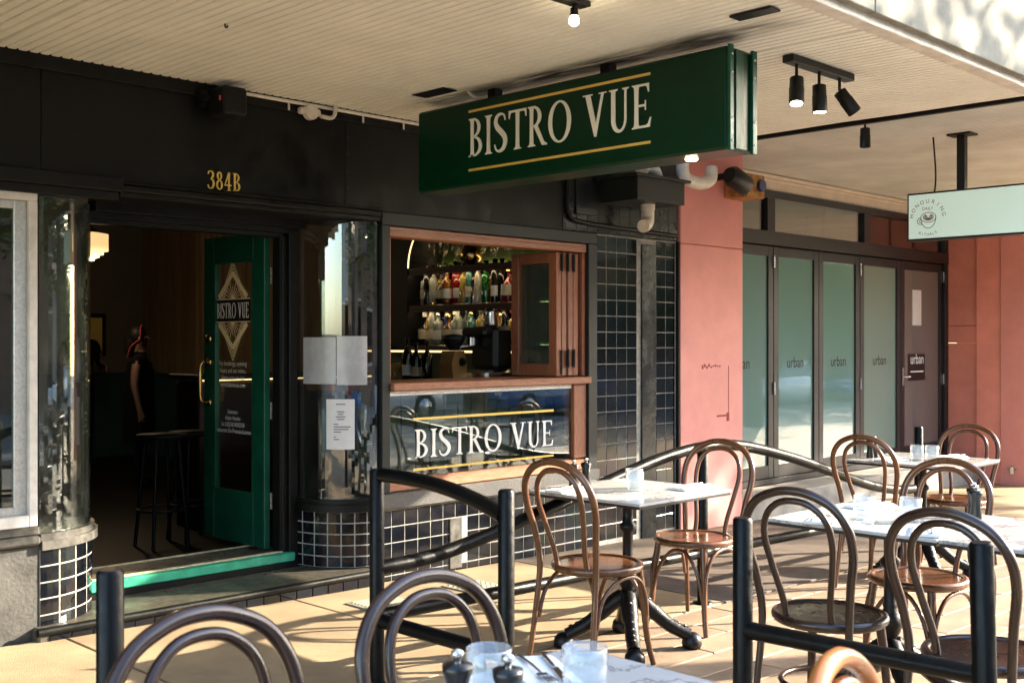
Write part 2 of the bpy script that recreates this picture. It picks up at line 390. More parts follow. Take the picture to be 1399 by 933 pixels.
        stem(.27,.11,s=.07,t=False); P.append(('p',[(.27,1),(.38,1),(.08,.33),(.02,.27)])); P.append(('p',[(.02,.33),(.48,.33),(.48,.26),(.02,.26)])); adv = .55
    elif ch == ' ': adv = .30
    return P, adv
def letters(mb, text, O, U, V, N, h, width=None, d=.004, gap=.03):
    x = 0; pcs = []
    for ch in text:
        p, a = glyph(ch); pcs.append((x, p)); x += a+gap
    sx = (width/(x-gap)) if width else h
    k = 0
    U = Vector(U); V = Vector(V)
    for x0, ps in pcs:
        for p in ps:
            k += 1; dd = d+.00012*(k % 5)
            if p[0] == 'p': mb.prism([((x0+a)*sx, b*h) for a,b in p[1]], O, U, V, N, dd)
            else: mb.strip([((x0+a)*sx, b*h) for a,b in p[1]], [((x0+a)*sx, b*h) for a,b in p[2]], O, U, V, N, dd)
    return mb
def plain_text(name, s, O, U, V, N, size, mtl, parent, align='LEFT', width=None, lift=.0012, squash=1.0):
    cu = bpy.data.curves.new('t', 'FONT'); cu.body = s; cu.size = 1; cu.align_x = align; cu.resolution_u = 3
    o = bpy.data.objects.new('t', cu); C.objects.link(o); bpy.context.view_layer.update()
    me = bpy.data.meshes.new_from_object(o.evaluated_get(bpy.context.evaluated_depsgraph_get()))
    bpy.data.objects.remove(o); bpy.data.curves.remove(cu)
    U, V, N, O = Vector(U), Vector(V), Vector(N), Vector(O); sx = size*squash
    if width:
        xs = [v.co.x for v in me.vertices]; sx = width/(max(xs)-min(xs))
    for v in me.vertices: v.co = O+U*v.co.x*sx+V*v.co.y*size+N*lift
    me.materials.clear(); me.materials.append(M[mtl]); me.name = name
    return link(name, me, parent, True)

FX, FZ, FN = (1,0,0), (0,0,1), (0,-1,0)        # facade: reads along +X, faces -Y
SX, SN = (0,-1,0), (-1,0,0)                    # cross boards: read along -Y, face -X

# ------------------------------------------------------------------ ground, footpath, road
def sheet(name, x0, x1, y0, y1, dz, m, t=.0):
    mb = MB(); a = [(x0,y0,g(x0)+dz),(x1,y0,g(x1)+dz),(x1,y1,g(x1)+dz),(x0,y1,g(x0)+dz)]
    mb.add(a, [(0,1,2,3)]); return struct(mb.build(name, m))
sheet('ground', -150, 150, -150, 150, -.32, 'earth')
road = sheet('road', -60, 90, -16.0, -6.3, -.15, 'asphalt')
mk = MB()
for i in range(12):
    x = -24+i*6; mk.add([(x,-11.2,g(x)-.146),(x+2.6,-11.2,g(x+2.6)-.146),(x+2.6,-11.1,g(x+2.6)-.146),(x,-11.1,g(x)-.146)], [(0,1,2,3)])
mk.build('centre_line', 'white_paint', road)
fp = sheet('footpath', -25, 45, -6.0, .6, -.035, 'slab_joint')
opp = sheet('opposite_footpath', -60, 90, -19.5, -16.3, 0, 'kerb_stone')
SLA = math.atan(SL)
def flat_piece(name, x0, x1, y0, y1, top, th, m, parent, cache={}):
    key = (round(x1-x0,3), round(y1-y0,3), m, th)
    if key not in cache: cache[key] = MB().box((-(x1-x0)/2,-(y1-y0)/2,-th), ((x1-x0)/2,(y1-y0)/2,0), .004).mesh(name, m)
    cx = (x0+x1)/2; o = bpy.data.objects.new(name, cache[key]); C.objects.link(o); o.parent = parent
    o.location = (cx, (y0+y1)/2, g(cx)+top); o.rotation_euler.y = SLA; return o
GAPJ = .012
xs = [-3.0, -.9, 1.0, 2.325, 3.62]
for i in range(len(xs)-1):
    for (y0,y1) in ((-1.72,-.0),(-3.75,-1.72),(-6.0,-3.75)):
        flat_piece('slab', xs[i]+GAPJ/2, xs[i+1]-GAPJ/2, y0+GAPJ/2, y1-GAPJ/2, 0, .03, 'concrete', fp)
for x0, x1, m in ((3.62,5.40,'concrete'),(5.40,9.6,'footpath_shaded_asphalt'),(9.6,13.0,'concrete'),(13.0,17,'concrete'),(17,30,'concrete')):
    flat_piece('slab', x0+GAPJ/2, x1-GAPJ/2, -1.72+GAPJ/2, .3 if x0 > 5 else 0, 0, .03, m, fp)
flat_piece('slab', 9.6, 30, -6, -1.73, 0, .03, 'concrete', fp)
flat_piece('slab', 3.63, 9.59, -6, -4.68, 0, .03, 'concrete', fp)
# pavers in courses along the shops
bed = MB(); x0, x1 = 3.625, 9.595
bed.add([(x0,-4.67,g(x0)-.008),(x1,-4.67,g(x1)-.008),(x1,-1.725,g(x1)-.008),(x0,-1.725,g(x0)-.008)], [(0,1,2,3)])
bed.build('joint_bed', 'paver_joint', fp)
PW, PL = .1955, .795
for j in range(15):
    y1 = -1.732-j*PW; off = (j % 2)*PL/2
    for i in range(-1, 9):
        a = 3.63+i*PL+off; b = a+PL
        a = max(a, 3.63); b = min(b, 9.59)
        if b-a < .08: continue
        flat_piece('paver', a+.003, b-.003, y1-PW+.0035, y1-.003, random.uniform(-.0015,.0015), .02, 'paver', fp)
# kerb stones
for i in range(24):
    x = -12+i*1.5
    flat_piece('kerb_stone', x+.005, x+1.495, -6.3, -6.005, 0, .3, 'kerb_stone', fp)
k2 = MB(); k2.add([(-60,-16.3,g(-60)-.16),(90,-16.3,g(90)-.16),(90,-16.3,g(90)),(-60,-16.3,g(-60)),(-60,-16.0,g(-60)-.16),(90,-16.0,g(90)-.16),(90,-16.0,g(90)),(-60,-16.0,g(-60))], [(0,1,2,3),(4,5,6,7),(3,2,6,7)])
struct(k2.build('opposite_kerb', 'kerb_stone'))
# pit covers
def pit_cover(cx, cy, w, l, label, ribs):
    t = thing('pit_cover', label, 'pit cover', (cx, cy, g(cx)+.001))
    MB().box((-w/2,-l/2,0),(w/2,l/2,.006),.002).build('plate', 'cover_metal', t)
    m = MB()
    if ribs:
        for k in range(14):
            y = -l/2+.03+k*(l-.06)/13; m.box((-w/2+.03,y-.006,.006),(w/2-.03,y+.006,.012))
    else:
        for i in range(7):
            for k in range(7):
                x = -w/2+.04+i*(w-.08)/6; y = -l/2+.04+k*(l-.08)/6; m.box((x-.014,y-.006,.006),(x+.014,y+.006,.011))
    m.build('ribs', 'cover_metal', t); t.rotation_euler.y = SLA
pit_cover(3.93, -.56, .34, .46, 'ribbed metal pit cover set in the tan footpath by the tiled corner', True)
pit_cover(4.62, -.50, .30, .34, 'studded metal pit cover in footpath below the bar window', False)

# ------------------------------------------------------------------ the bistro building
B = thing('bistro_building', 'black painted bistro shopfront with curved glass corners and bar window', 'building', (4.0, 0, 0))
def bpart(mb, name, m, parent=None): return mb.build(name, m, parent or B, True)
# upper fascia wall panels (z 2.18 - 2.72) butted, top strip proud
for a, b, m in ((-4.0,2.225,'black_paint'),(2.228,4.012,'black_paint'),(4.016,5.905,'black_paint'),(5.91,7.262,'painted_tile')):
    bpart(MB().box((a,0.0,2.205 if a < 5.9 else 2.21),(b,.2,3.3),.004), 'fascia_panel', m)
bpart(MB().box((-4.0,-.022,2.715),(5.9,-.002,2.795),.003), 'cornice_strip', 'black_paint')
bpart(MB().box((-4.0,-.045,2.165),(2.62,-.003,2.235),.006).box((-4.0,-.03,2.12),(2.60,-.003,2.165),.004), 'moulding', 'black_paint')
m = MB(); m.box((2.60,-.035,2.17),(4.26,-.003,2.205),.008); m.box((2.61,-.022,2.145),(4.262,-.004,2.17),.004); m.box((2.62,-.03,2.205),(4.26,-.004,2.222),.005)
bpart(m, 'moulding', 'black_paint')
sc_m = MB()
for z in (2.32,2.42,2.52,2.62): sc_m.lathe([(.0,-.003),(.006,-.002),(.006,.001)], (4.03,0,z), 8, axis='y')
bpart(sc_m, 'panel_screws', 'charcoal_frame')
# recess soffit and side returns
bpart(MB().box((2.2,.0,2.15),(4.27,.5,2.20)), 'recess_soffit', 'black_matt')
m = MB()
for k, (z, y) in enumerate(((2.13,.30),(2.10,.36),(2.075,.40))): m.box((2.63,y,z-.028),(3.94,y+.09,z+.04-.002*k), .004)
bpart(m, 'transom', 'black_paint')
# house number
bpart(letters(MB(), '384B', (3.105,-.002,2.232), FX, FZ, FN, .098, .205, .006), 'house_number', 'gold_print')

# left display window
dw = bpart(MB().box((.4,-.012,2.085),(2.205,.06,2.135),.004).box((2.165,-.012,.545),(2.205,.06,2.085),.004).box((.4,-.012,.545),(2.165,.06,.60),.004), 'display_window', 'white_paint')
bpart(MB().box((2.105,.02,.60),(2.165,.05,2.085),.003).box((.4,.02,2.045),(2.105,.05,2.085),.003).box((.4,.02,.60),(2.105,.05,.64),.003), 'inner_frame', 'aluminium', dw)
bpart(MB().box((.4,.030,.635),(2.108,.036,2.05)), 'glass_pane', 'shop_glass', dw)
# grey rendered plinth on the left
bpart(MB().box((-4,.012,-.2),(2.224,.2,.45),.004), 'rendered_plinth', 'render_grey')
bpart(MB().box((-4,-.03,.455),(2.215,.22,.50),.012).box((-4,-.012,.50),(2.215,.22,.543),.008), 'plinth_cap', 'cap_stone')
# curved corners
def arc_pts(cx, cy, rx, ry, a0, a1, n): return [(cx+rx*math.cos(R(a0+(a1-a0)*k/n)), cy+ry*math.sin(R(a0+(a1-a0)*k/n))) for k in range(n+1)]
def curved_wall(mb, cx, cy, rx, ry, a0, a1, z0, z1, t, n=20, mi=0):
    o = arc_pts(cx,cy,rx,ry,a0,a1,n); i = arc_pts(cx,cy,rx-t,ry-t,a0,a1,n)
    for k in range(n):
        q = [(*o[k],z0),(*o[k+1],z0),(*i[k+1],z0),(*i[k],z0),(*o[k],z1),(*o[k+1],z1),(*i[k+1],z1),(*i[k],z1)]
        mb.add(q, [(0,3,2,1),(4,5,6,7)]); mb.add(q, [(0,1,5,4),(2,3,7,6)], True)
        if k == 0: mb.add(q, [(3,0,4,7)])
        if k == n-1: mb.add(q, [(1,2,6,5)])
    return mb
def curved_corner(cx, cy, rx, ry, a0, a1, zb, zt, capm, ncol, nrow, glassm, ztop):
    base = bpart(curved_wall(MB(), cx,cy,rx-.006,ry-.006,a0,a1,zb,zt,.1), 'curved_tile_wall', 'grout')
    pts = arc_pts(cx,cy,rx-.006,ry-.006,a0,a1,ncol*4); h = (zt-zb)/nrow
    for c in range(ncol):
        for r_ in range(nrow):
            mb = MB(); gx = .055
            A = []
            for q in range(4):
                t = c*4+q*4/3*(1-2*gx)+4*gx*.5+ .0; k = min(int(t), ncol*4-1); u = t-k
                p = Vector(pts[k])*(1-u)+Vector(pts[k+1])*u; nrm = Vector(((p.x-cx)/rx**2, (p.y-cy)/ry**2)).normalized(); A.append((p, nrm))
            z0 = zb+r_*h+.004; z1 = zb+(r_+1)*h-.004; off = .0028+random.uniform(-.0006,.0006)
            vs = []
            for p, nn in A:
                for z in (z0, z1): vs.append((p.x-nn.x*.01, p.y-nn.y*.01, z)); vs.append((p.x+nn.x*off, p.y+nn.y*off, z))
            fs = []
            for q in range(3):
                b = q*4; e = b+4
                fs += [(b+1,e+1,e+3,b+3),(b,b+1,e+1,e)[::-1],(b+2,e+2,e+3,b+3)[::-1]]
            fs += [(0,1,3,2),(12,14,15,13)]
            mb.add(vs, fs); bpart(mb, 'tile', 'black_tile', base)
    cap = curved_wall(MB(), cx,cy,rx+.024,ry+.024,a0,a1,zt+.002,zt+.045,.15); curved_wall(cap, cx,cy,rx+.008,ry+.008,a0,a1,zt+.045,zt+.075,.13)
    bpart(cap, 'curved_cap', capm)
    gl = bpart(curved_wall(MB(), cx,cy,rx-.012,ry-.012,a0,a1,zt+.078,ztop,.008,28), 'curved_glass', glassm)
    return base, gl
curved_corner(2.222, .42, .408, .42, -90, 0, .035, .425, 'cap_stone', 6, 5, 'dusty_glass', 2.118)
rb, rg = curved_corner(4.262, .42, .335, .42, 180, 270, .07, .40, 'black_paint', 7, 5, 'curved_glass', 2.142)
# papers stuck on the curved glass (curved sheets)
def curved_paper(a0, a1, z0, z1, lift=.004):
    mb = MB(); o = arc_pts(4.262,.42,.323+lift,.408+lift,a0,a1,10); i = arc_pts(4.262,.42,.323+lift-.002,.408+lift-.002,a0,a1,10)
    for k in range(10):
        q = [(*o[k],z0),(*o[k+1],z0),(*i[k+1],z0),(*i[k],z0),(*o[k],z1),(*o[k+1],z1),(*i[k+1],z1),(*i[k],z1)]
        mb.add(q, [(0,3,2,1),(4,5,6,7)]); mb.add(q, [(0,1,5,4),(2,3,7,6)], True)
        if k == 0: mb.add(q, [(3,0,4,7)])
        if k == 9: mb.add(q, [(1,2,6,5)])
    return mb
pp = curved_paper(193,226,1.165,1.445).build('menu_sheet', 'paper'); tag(pp, 'left of the two plastic sleeved menu sheets taped on the curved glass', 'menu')
pp = curved_paper(226.8,257,1.160,1.452).build('menu_sheet', 'paper'); tag(pp, 'right creased plastic sleeved menu sheet taped on the curved glass', 'menu')
pt = curved_paper(217,244,.775,1.075); pt = pt.build('notice_sheet', 'paper_white'); tag(pt, 'white printed notice below the two menu sheets on curved glass', 'notice')
for k, (z, a0, a1) in enumerate(((1.045,226,235),(1.00,227,234),(.985,228,233),(.97,226,235),(.955,227,234),(.925,224,228),(.91,224,240),(.895,224,238),(.88,224,231),(.85,224,226),(.835,224,229))):
    o = arc_pts(4.262,.42,.3282,.4132,a0,a1,4); ink = MB()
    for q in range(4): ink.add([(*o[q],z-.003),(*o[q+1],z-.003),(*o[q+1],z+.003),(*o[q],z+.003)], [(0,1,2,3)])
    ink.build('text_line', 'ink', pt)


# door recess: ledge, riser, threshold
lg = MB(); lg.box((2.19,-.055,-.2),(4.2,.36,.062),.010); bpart(lg, 'step_ledge', 'ledge')
bpart(MB().tube([(2.185,-.058,.048),(4.16,-.058,.043)], .020, 10), 'step_nosing', 'black_paint')
for k in range(18):
    x = 2.24+k*.107; bpart(MB().box((x+.003,-.063,g(x)+.002),(x+.104,-.05,.024),.002), 'tile', 'black_tile', rb)
bpart(MB().box((2.62,.362,.0),(3.93,.60,.098),.003), 'step_riser', 'black_paint')
bpart(MB().box((2.615,.345,.10),(3.90,.40,.152),.006), 'threshold_edge', 'green_step')
bpart(MB().box((2.615,.402,.10),(3.90,.43,.158),.003), 'threshold_strip', 'worn_cream')
bpart(MB().box((2.615,.432,.05),(3.90,.72,.150),.003), 'threshold_tread', 'ledge')
bpart(MB().box((2.615,.722,.05),(3.90,.735,.157)), 'threshold_trim', 'worn_cream')
# jambs
bpart(MB().box((3.845,.40,.06),(3.935,.50,2.1),.004).box((3.875,.372,.06),(3.935,.40,2.1),.003), 'door_jamb', 'black_paint')
bpart(MB().box((2.60,.40,.06),(2.635,.50,2.1),.004), 'door_jamb', 'black_paint')
bpart(MB().box((3.828,.405,.152),(3.845,.485,2.1),.002), 'door_stop', 'black_matt')
# door leaf, open inwards (perpendicular to the shopfront)
DX = 3.80; Y0, Y1 = .50, 1.21; Z0, Z1 = .165, 2.085
dm = MB(); dm.box((DX-.02,Y0,Z0),(DX+.022,Y0+.125,Z1),.004); dm.box((DX-.02,Y1-.125,Z0),(DX+.022,Y1,Z1),.004)
dm.box((DX-.0195,Y0+.125,Z1-.16),(DX+.0215,Y1-.125,Z1),.003); dm.box((DX-.0195,Y0+.125,Z0),(DX+.0215,Y1-.125,Z0+.31),.003)
door = bpart(dm, 'door', 'green_paint')
gp = bpart(MB().box((DX-.004,Y0+.12,Z0+.30),(DX+.004,Y1-.12,Z1-.155)), 'glass_pane', 'glass', door)
bd = MB(); a = .014
for (p, q) in (((DX-.0215,Y0+.125,Z0+.31),(DX-.004,Y0+.125+a,Z1-.16)),((DX-.0215,Y1-.125-a,Z0+.31),(DX-.004,Y1-.125,Z1-.16)),((DX-.0212,Y0+.139,Z0+.31),(DX-.004,Y1-.139,Z0+.31+a)),((DX-.0212,Y0+.139,Z1-.16-a),(DX-.004,Y1-.139,Z1-.16))): bd.box(p, q)
bpart(bd, 'glazing_bead', 'green_paint', door)
yc = (Y0+Y1)/2+.028
# diamond emblem
em = MB(); zc = 1.615; px_ = DX-.0045
def seg(mb, p, q, wd, d=.0012):
    p = Vector((p[0],p[1])); q = Vector((q[0],q[1])); t = (q-p).normalized(); n_ = Vector((-t.y,t.x))*wd/2
    mb.prism([tuple(p-n_),tuple(q-n_),tuple(q+n_),tuple(p+n_)], (px_, yc, zc), SX, FZ, SN, d)
hw, hh = .20, .315
for sgn in (1,-1):
    seg(em, (-.165,.085*sgn), (0,.235*sgn), .030, .002); seg(em, (0,.235*sgn), (.165,.085*sgn), .030, .0022)
    for k in range(4):
        s_ = 1-.075*k; y0 = .075
        xx = hw*s_*(1-y0/(hh*s_)); 
        seg(em, (-xx, y0*sgn), (0, hh*s_*sgn), .004, .001+.0001*k); seg(em, (0, hh*s_*sgn), (xx, y0*sgn), .004, .0015+.0001*k)
    for k in range(9):
        an = R(20+k*17.5); L = .11 if k % 2 else .085; seg(em, (0, .07*sgn), (L*math.cos(an), (.07+L*math.sin(an))*sgn), .0035, .0008+.0001*k)
    seg(em, (-.2,.072*sgn), (.2,.072*sgn), .006, .0024)
bpart(em, 'diamond_emblem', 'pale_gold', door)
bpart(MB().box((px_-.0009,yc-.205,zc-.066),(px_-.0003,yc+.20,zc+.066)), 'name_band', 'black_matt', door)
bpart(letters(MB(), 'BISTRO VUE', (px_-.001, yc+.1875, zc-.048), SX, FZ, SN, .096, .375, .001), 'lettering', 'white_print', door)
for k, s_ in enumerate(('For bookings, opening','hours and our menu,','please scan or visit','www.bistrovue.com')):
    plain_text('lettering', s_, (px_, yc, 1.268-.045*k), SX, FZ, SN, .042, 'white_print', door, 'CENTER', squash=.86)
for k, s_ in enumerate(('Licensee:','Adam Hawke','Lic LIQO624002558','Restaurant On-Premise License')):
    plain_text('lettering', s_, (px_, yc, .965-.040*k), SX, FZ, SN, .038, 'white_print', door, 'CENTER', squash=.86)
hd = MB(); yh = Y1-.06; hx = DX-.02
hd.tube(smooth_path([(hx,yh,1.03),(hx-.045,yh,1.035),(hx-.06,yh,1.07),(hx-.062,yh,1.16),(hx-.06,yh,1.25),(hx-.045,yh,1.285),(hx,yh,1.29)],5), .009, 8)
hd.tube([(hx-.062,yh,1.09),(hx-.062,yh,1.16),(hx-.062,yh,1.23)], [.009,.016,.009], 8)
for z in (1.03,1.29,1.44): hd.lathe([(.0,-.016),(.016,-.014),(.028,-.004),(.03,0)], (hx,yh,z), 14, axis='x')
bpart(hd, 'handle', 'brass', door)
for z in (.45,1.0,1.82): bpart(MB().box((DX+.022,Y0-.006,z-.05),(DX+.034,Y0+.02,z+.05),.002), 'hinge', 'worn_paint', door)
bpart(MB().tube([(DX+.02,Y0+.30,2.10),(DX-.05,Y0+.12,2.12),(DX+.03,Y0-.02,2.115)], .008, 6), 'closer_arm', 'steel', door)

# bar window -------------------------------------------------
fr = MB(); fr.box((4.275,-.018,.50),(4.338,.09,2.125),.004); fr.box((4.275,-.0185,2.125),(6.262,.09,2.205),.004); fr.box((6.166,-.018,.36),(6.262,.09,2.125),.004)
win = bpart(fr, 'window_frame', 'charcoal_frame')
bpart(MB().box((4.345,.0,2.06),(6.163,.12,2.122),.005).box((4.345,.004,2.095),(6.163,.0,2.099)), 'timber_header', 'timber', win)
bpart(MB().box((4.342,.012,1.172),(4.366,.13,2.058),.003), 'timber_jamb', 'timber_up', win)
bpart(MB().box((6.13,.012,1.172),(6.163,.13,2.058),.003), 'timber_jamb', 'timber_up', win)
bpart(MB().box((4.342,-.05,1.118),(6.164,.42,1.168),.006), 'timber_sill', 'timber', win)
bpart(MB().box((6.03,.002,.585),(6.163,.10,1.115),.004), 'timber_mullion', 'timber_up', win)
bpart(MB().box((4.342,.004,.50),(6.164,.16,.575),.005), 'timber_bottom_rail', 'timber', win)
bpart(MB().box((4.34,.02,1.085),(6.028,.06,1.115),.003), 'top_bead', 'aluminium', win)
lp = bpart(MB().box((4.342,.028,.577),(6.028,.036,1.083)), 'glass_pane', 'shop_glass', win)
bpart(letters(MB(), 'BISTRO VUE', (4.565,.027,.690), FX, FZ, FN, .178, 1.27, .0015), 'lettering', 'white_print', lp)
bpart(MB().box((4.555,.0255,.928),(5.84,.0275,.943)), 'gold_line', 'gold_print', lp)
bpart(MB().box((4.555,.0255,.612),(5.84,.0275,.626)), 'gold_line', 'gold_print', lp)
for k in range(14):
    x = 4.34+k*.125; bpart(MB().box((x+.003,.34,.1),(x+.122,.36,1.11),.004), 'panel_board', 'int_panel', win)
# folding sashes stacked at the right jamb
for k in range(4):
    x = 5.865+k*.062; y0 = .022+.006*(k % 2); y1 = .475; z0, z1 = 1.175, 2.052
    f = MB(); f.box((x,y0,z0),(x+.052,y0+.075,z1),.004); f.box((x,y1-.075,z0),(x+.052,y1,z1),.004)
    f.box((x+.001,y0+.075,z1-.075),(x+.051,y1-.075,z1),.003); f.box((x+.001,y0+.075,z0),(x+.051,y1-.075,z0+.085),.003)
    sash = bpart(f, 'folding_sash', 'timber_up', win)
    bpart(MB().box((x+.022,y0+.07,z0+.08),(x+.028,y1-.07,z1-.07)), 'sash_glass', 'sash_glass', sash)
for x, z in ((5.905,1.98),(5.968,1.98),(6.03,1.98),(5.968,1.30),(6.03,1.30)):
    hm = MB(); hm.box((x,.005,z-.06),(x+.018,.022,z+.06),.003)
    hm.lathe([(.006,-.065),(.006,.065)], (x+.009,.006,z), 8)
    bpart(hm, 'hinge', 'black_plastic', win)
bpart(MB().box((5.905,.008,1.19),(5.92,.021,1.36),.003), 'drop_bolt', 'black_plastic', win)

# tiled plinth below the window, and tiled pier
pl = bpart(MB().box((4.262,.012,-.3),(6.262,.2,.395)), 'tiled_plinth', 'grout')
tw = .1048
def tile_mesh(w_, h_, key={}):
    k = (round(w_,4), round(h_,4))
    if k not in key:
        e = .003; v = [(0,0,0),(w_,0,0),(w_,0,h_),(0,0,h_),(0,-.0012,0),(w_,-.0012,0),(w_,-.0012,h_),(0,-.0012,h_),(e,-.0026,e),(w_-e,-.0026,e),(w_-e,-.0026,h_-e),(e,-.0026,h_-e)]
        key[k] = MB().add(v, [(0,1,5,4),(1,2,6,5),(2,3,7,6),(3,0,4,7),(4,5,9,8),(5,6,10,9),(6,7,11,10),(7,4,8,11),(8,9,10,11)]).mesh('tile', 'black_tile')
    return key[k]
def place_tile(x, z, w_, h_, parent, y=.012, mesh=None):
    o = link('tile', mesh or tile_mesh(w_, h_), parent); o.location = Vector((x, y, z))-wpos(parent)
    o.rotation_euler = (R(random.uniform(-.3,.3)), 0, R(random.uniform(-.3,.3))); return o
nc = int(2.0/tw)
for c in range(19):
    for r_ in range(5):
        x = 4.268+c*.1049; z = .39-(r_+1)*.099
        if 4.83 < x < 4.93 and r_ in (1,2,3): continue
        place_tile(x, z, .0990, .0930, pl)
bpart(MB().box((4.84,.0,g(4.9)+.01),(4.945,.02,.285),.003), 'access_plate', 'cap_stone', pl)
bpart(MB().box((5.22,.0,.31),(5.36,.014,.335),.002), 'vent_slot', 'steel', pl)
gcap = MB().box((4.215,-.035,.402),(6.27,.01,.497),.005); bpart(gcap, 'granite_cap', 'granite')
pr = bpart(MB().box((6.264,.010,-.3),(7.262,.2,2.206)), 'tiled_pier', 'grout')
PT = .118; k = 0
for c in range(8):
    x = 6.275+c*.1195
    if 6.80 < x+.05 < 6.99: continue
    for r_ in range(20):
        z = 2.20-(r_+1)*PT
        if z < g(7)-.02: continue
        place_tile(x, z, .1140, PT-.0055, pr, .010)
bpart(MB().box((6.80,-.004,g(7)-.02),(6.975,.009,2.16),.003), 'pier_strip', 'pier_black', pr)
bpart(MB().box((7.238,-.02,g(7)-.02),(7.263,.009,2.206),.003), 'edge_strip', 'black_matt', pr)
pb = MB()
for i in range(11):
    for j in range(8):
        x = 5.93+i*.1205; z = 2.222+j*.128
        pb.box((x,-.0035,z),(x+.117,.003,z+.1245),.002)
bpart(pb, 'painted_tile_band', 'painted_tile')
cp = MB(); cp.tube(smooth_path([(5.935,-.02,2.72),(5.935,-.02,2.40),(5.955,-.02,2.325),(6.02,-.02,2.285),(6.3,-.02,2.268),(7.22,-.02,2.25)],6), .016, 8)
bpart(cp, 'pipe_run', 'black_paint')
bpart(MB().box((6.03,-.02,2.33),(6.23,-.004,2.62),.004), 'hatch', 'painted_tile')

# interior shell
IN = thing('bistro_interior', 'dim dining room seen through the open green door', 'room', (2, 4, .05))
def ipart(mb, name, m): return mb.build(name, m, IN, True)
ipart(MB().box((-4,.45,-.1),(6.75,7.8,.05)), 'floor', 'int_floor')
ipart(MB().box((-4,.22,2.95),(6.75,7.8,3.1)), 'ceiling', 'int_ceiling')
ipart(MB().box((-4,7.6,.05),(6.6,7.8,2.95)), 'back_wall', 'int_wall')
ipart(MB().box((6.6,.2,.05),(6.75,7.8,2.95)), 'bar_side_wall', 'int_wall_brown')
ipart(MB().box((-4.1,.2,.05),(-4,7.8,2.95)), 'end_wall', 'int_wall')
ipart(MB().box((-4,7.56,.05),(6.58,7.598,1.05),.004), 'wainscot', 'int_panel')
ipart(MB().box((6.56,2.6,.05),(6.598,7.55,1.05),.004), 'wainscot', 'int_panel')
ipart(MB().box((1.95,.25,.05),(2.0,2.3,2.9)), 'window_back', 'int_panel')
cu = MB()
for k in range(10): cu.lathe([(.07,1.06),(.075,2.9)], (6.52,5.0+k*.12,0), 10)
ipart(cu, 'curtain', 'int_wall_brown')
t = thing('picture_frame', 'small framed picture on the back wall behind the standing man', 'picture', (5.88,7.55,1.25))
MB().box((-.22,-.02,0),(.22,.04,.5),.006).build('frame', 'black_matt', t); MB().box((-.17,-.024,.05),(.17,-.021,.45)).build('print', 'gold_print', t)
# bar rail light & table inside
lt = MB().box((4.2,2.0,1.13),(5.8,2.012,1.140)).build('light_strip', 'led'); tag(lt, 'thin glowing light strip under the bar counter inside the door', 'light')
ct = MB().box((4.2,2.014,.05),(5.8,2.35,1.12),.01).box((4.17,1.96,1.142),(5.82,2.4,1.18),.006).build('bar_counter', 'timber_dark'); tag(ct, 'dark timber bar counter inside the open door', 'counter')
def stool(x, y, label):
    t = thing('bar_stool', label, 'stool', (x,y,.05), 0, 'stools inside the dining room')
    MB().lathe([(.0,.72),(.15,.72),(.165,.735),(.165,.75),(.0,.755)]).build('seat', 'black_matt', t)
    for a in range(4):
        c, s_ = math.cos(R(45+90*a)), math.sin(R(45+90*a)); MB().tube([(.18*c,.18*s_,0),(.11*c,.11*s_,.72)], .012, 6).build('leg', 'black_matt', t)
    MB().tube([(.155*math.cos(R(20*k)),.155*math.sin(R(20*k)),.25) for k in range(18)], .008, 6, closed=True).build('foot_ring', 'black_plastic', t)
stool(3.98,1.70,'dark bar stool just inside the door beside the green leaf'); stool(3.70,1.62,'dark bar stool further in, past the open door')
# pendant
pd = thing('pendant_lamp', 'glowing cream stepped glass pendant lamp inside the doorway', 'lamp', (4.42,4.27,2.13))
sh = MB().lathe([(.0,0),(.03,.0),(.035,.02),(.075,.03),(.075,.05),(.11,.055),(.11,.08),(.15,.085),(.15,.235),(.06,.25)], (0,0,0), 20)
sh.build('shade', 'pendant_glass', pd)
MB().lathe([(.062,.25),(.055,.275),(.015,.29),(.009,.82),(.05,.83)], (0,0,0), 12).build('rod', 'black_matt', pd)
ll = bpy.data.lights.new('pendant_bulb', 'POINT'); ll.energy = 3; ll.color = (1,.72,.42); ll.shadow_soft_size = .12
lo = bpy.data.objects.new('pendant_bulb', ll); C.objects.link(lo); lo.parent = pd; lo.location = (0,0,-.06)

# back bar ------------------------------------------------------
BX = 6.02
bb = thing('back_bar', 'arched back bar with lit shelves of bottles behind the window', 'back bar', (6.3, 1.4, .05))
def bbp(mb, name, m): return mb.build(name, m, bb, True)
bbp(MB().box((6.32,.5,.05),(6.58,2.6,2.03)), 'back_panel', 'int_panel'); bbp(MB().box((6.32,.5,2.032),(6.58,2.6,2.85)), 'arch_back_panel', 'bar_glow_green')  # one back wall; brighter green above stands in for the arch glow
for z in (1.385,1.715,2.02): bbp(MB().box((6.0,.45,z-.035),(6.318,1.81,z),.004), 'shelf', 'timber_dark')
bbp(MB().box((5.99,1.815,1.385),(6.318,2.6,2.85)), 'side_pier', 'black_matt')
bbp(MB().box((5.99,.45,.05),(6.318,2.6,1.0),.004), 'base_cabinet', 'black_matt')
bbp(MB().box((5.94,.44,1.0),(6.318,2.62,1.03),.004), 'counter_top', 'timber_dark')
bbp(MB().box((6.0,.45,1.332),(6.012,2.6,1.347)), 'light_strip', 'led')
bbp(MB().box((6.30,.5,2.022),(6.316,1.75,2.034)), 'rear_light', 'led_shelf')
for z in (1.68,1.985):
    bbp(MB().box((6.0,.45,z-.022),(6.012,1.81,z-.0005)), 'shelf_lip', 'timber_dark'); bbp(MB().box((6.014,.46,z-.012),(6.03,1.80,z-.002)), 'added_shelf_glow', 'led_shelf')  # unseen glow strips added behind a lip to brighten the bottle fronts
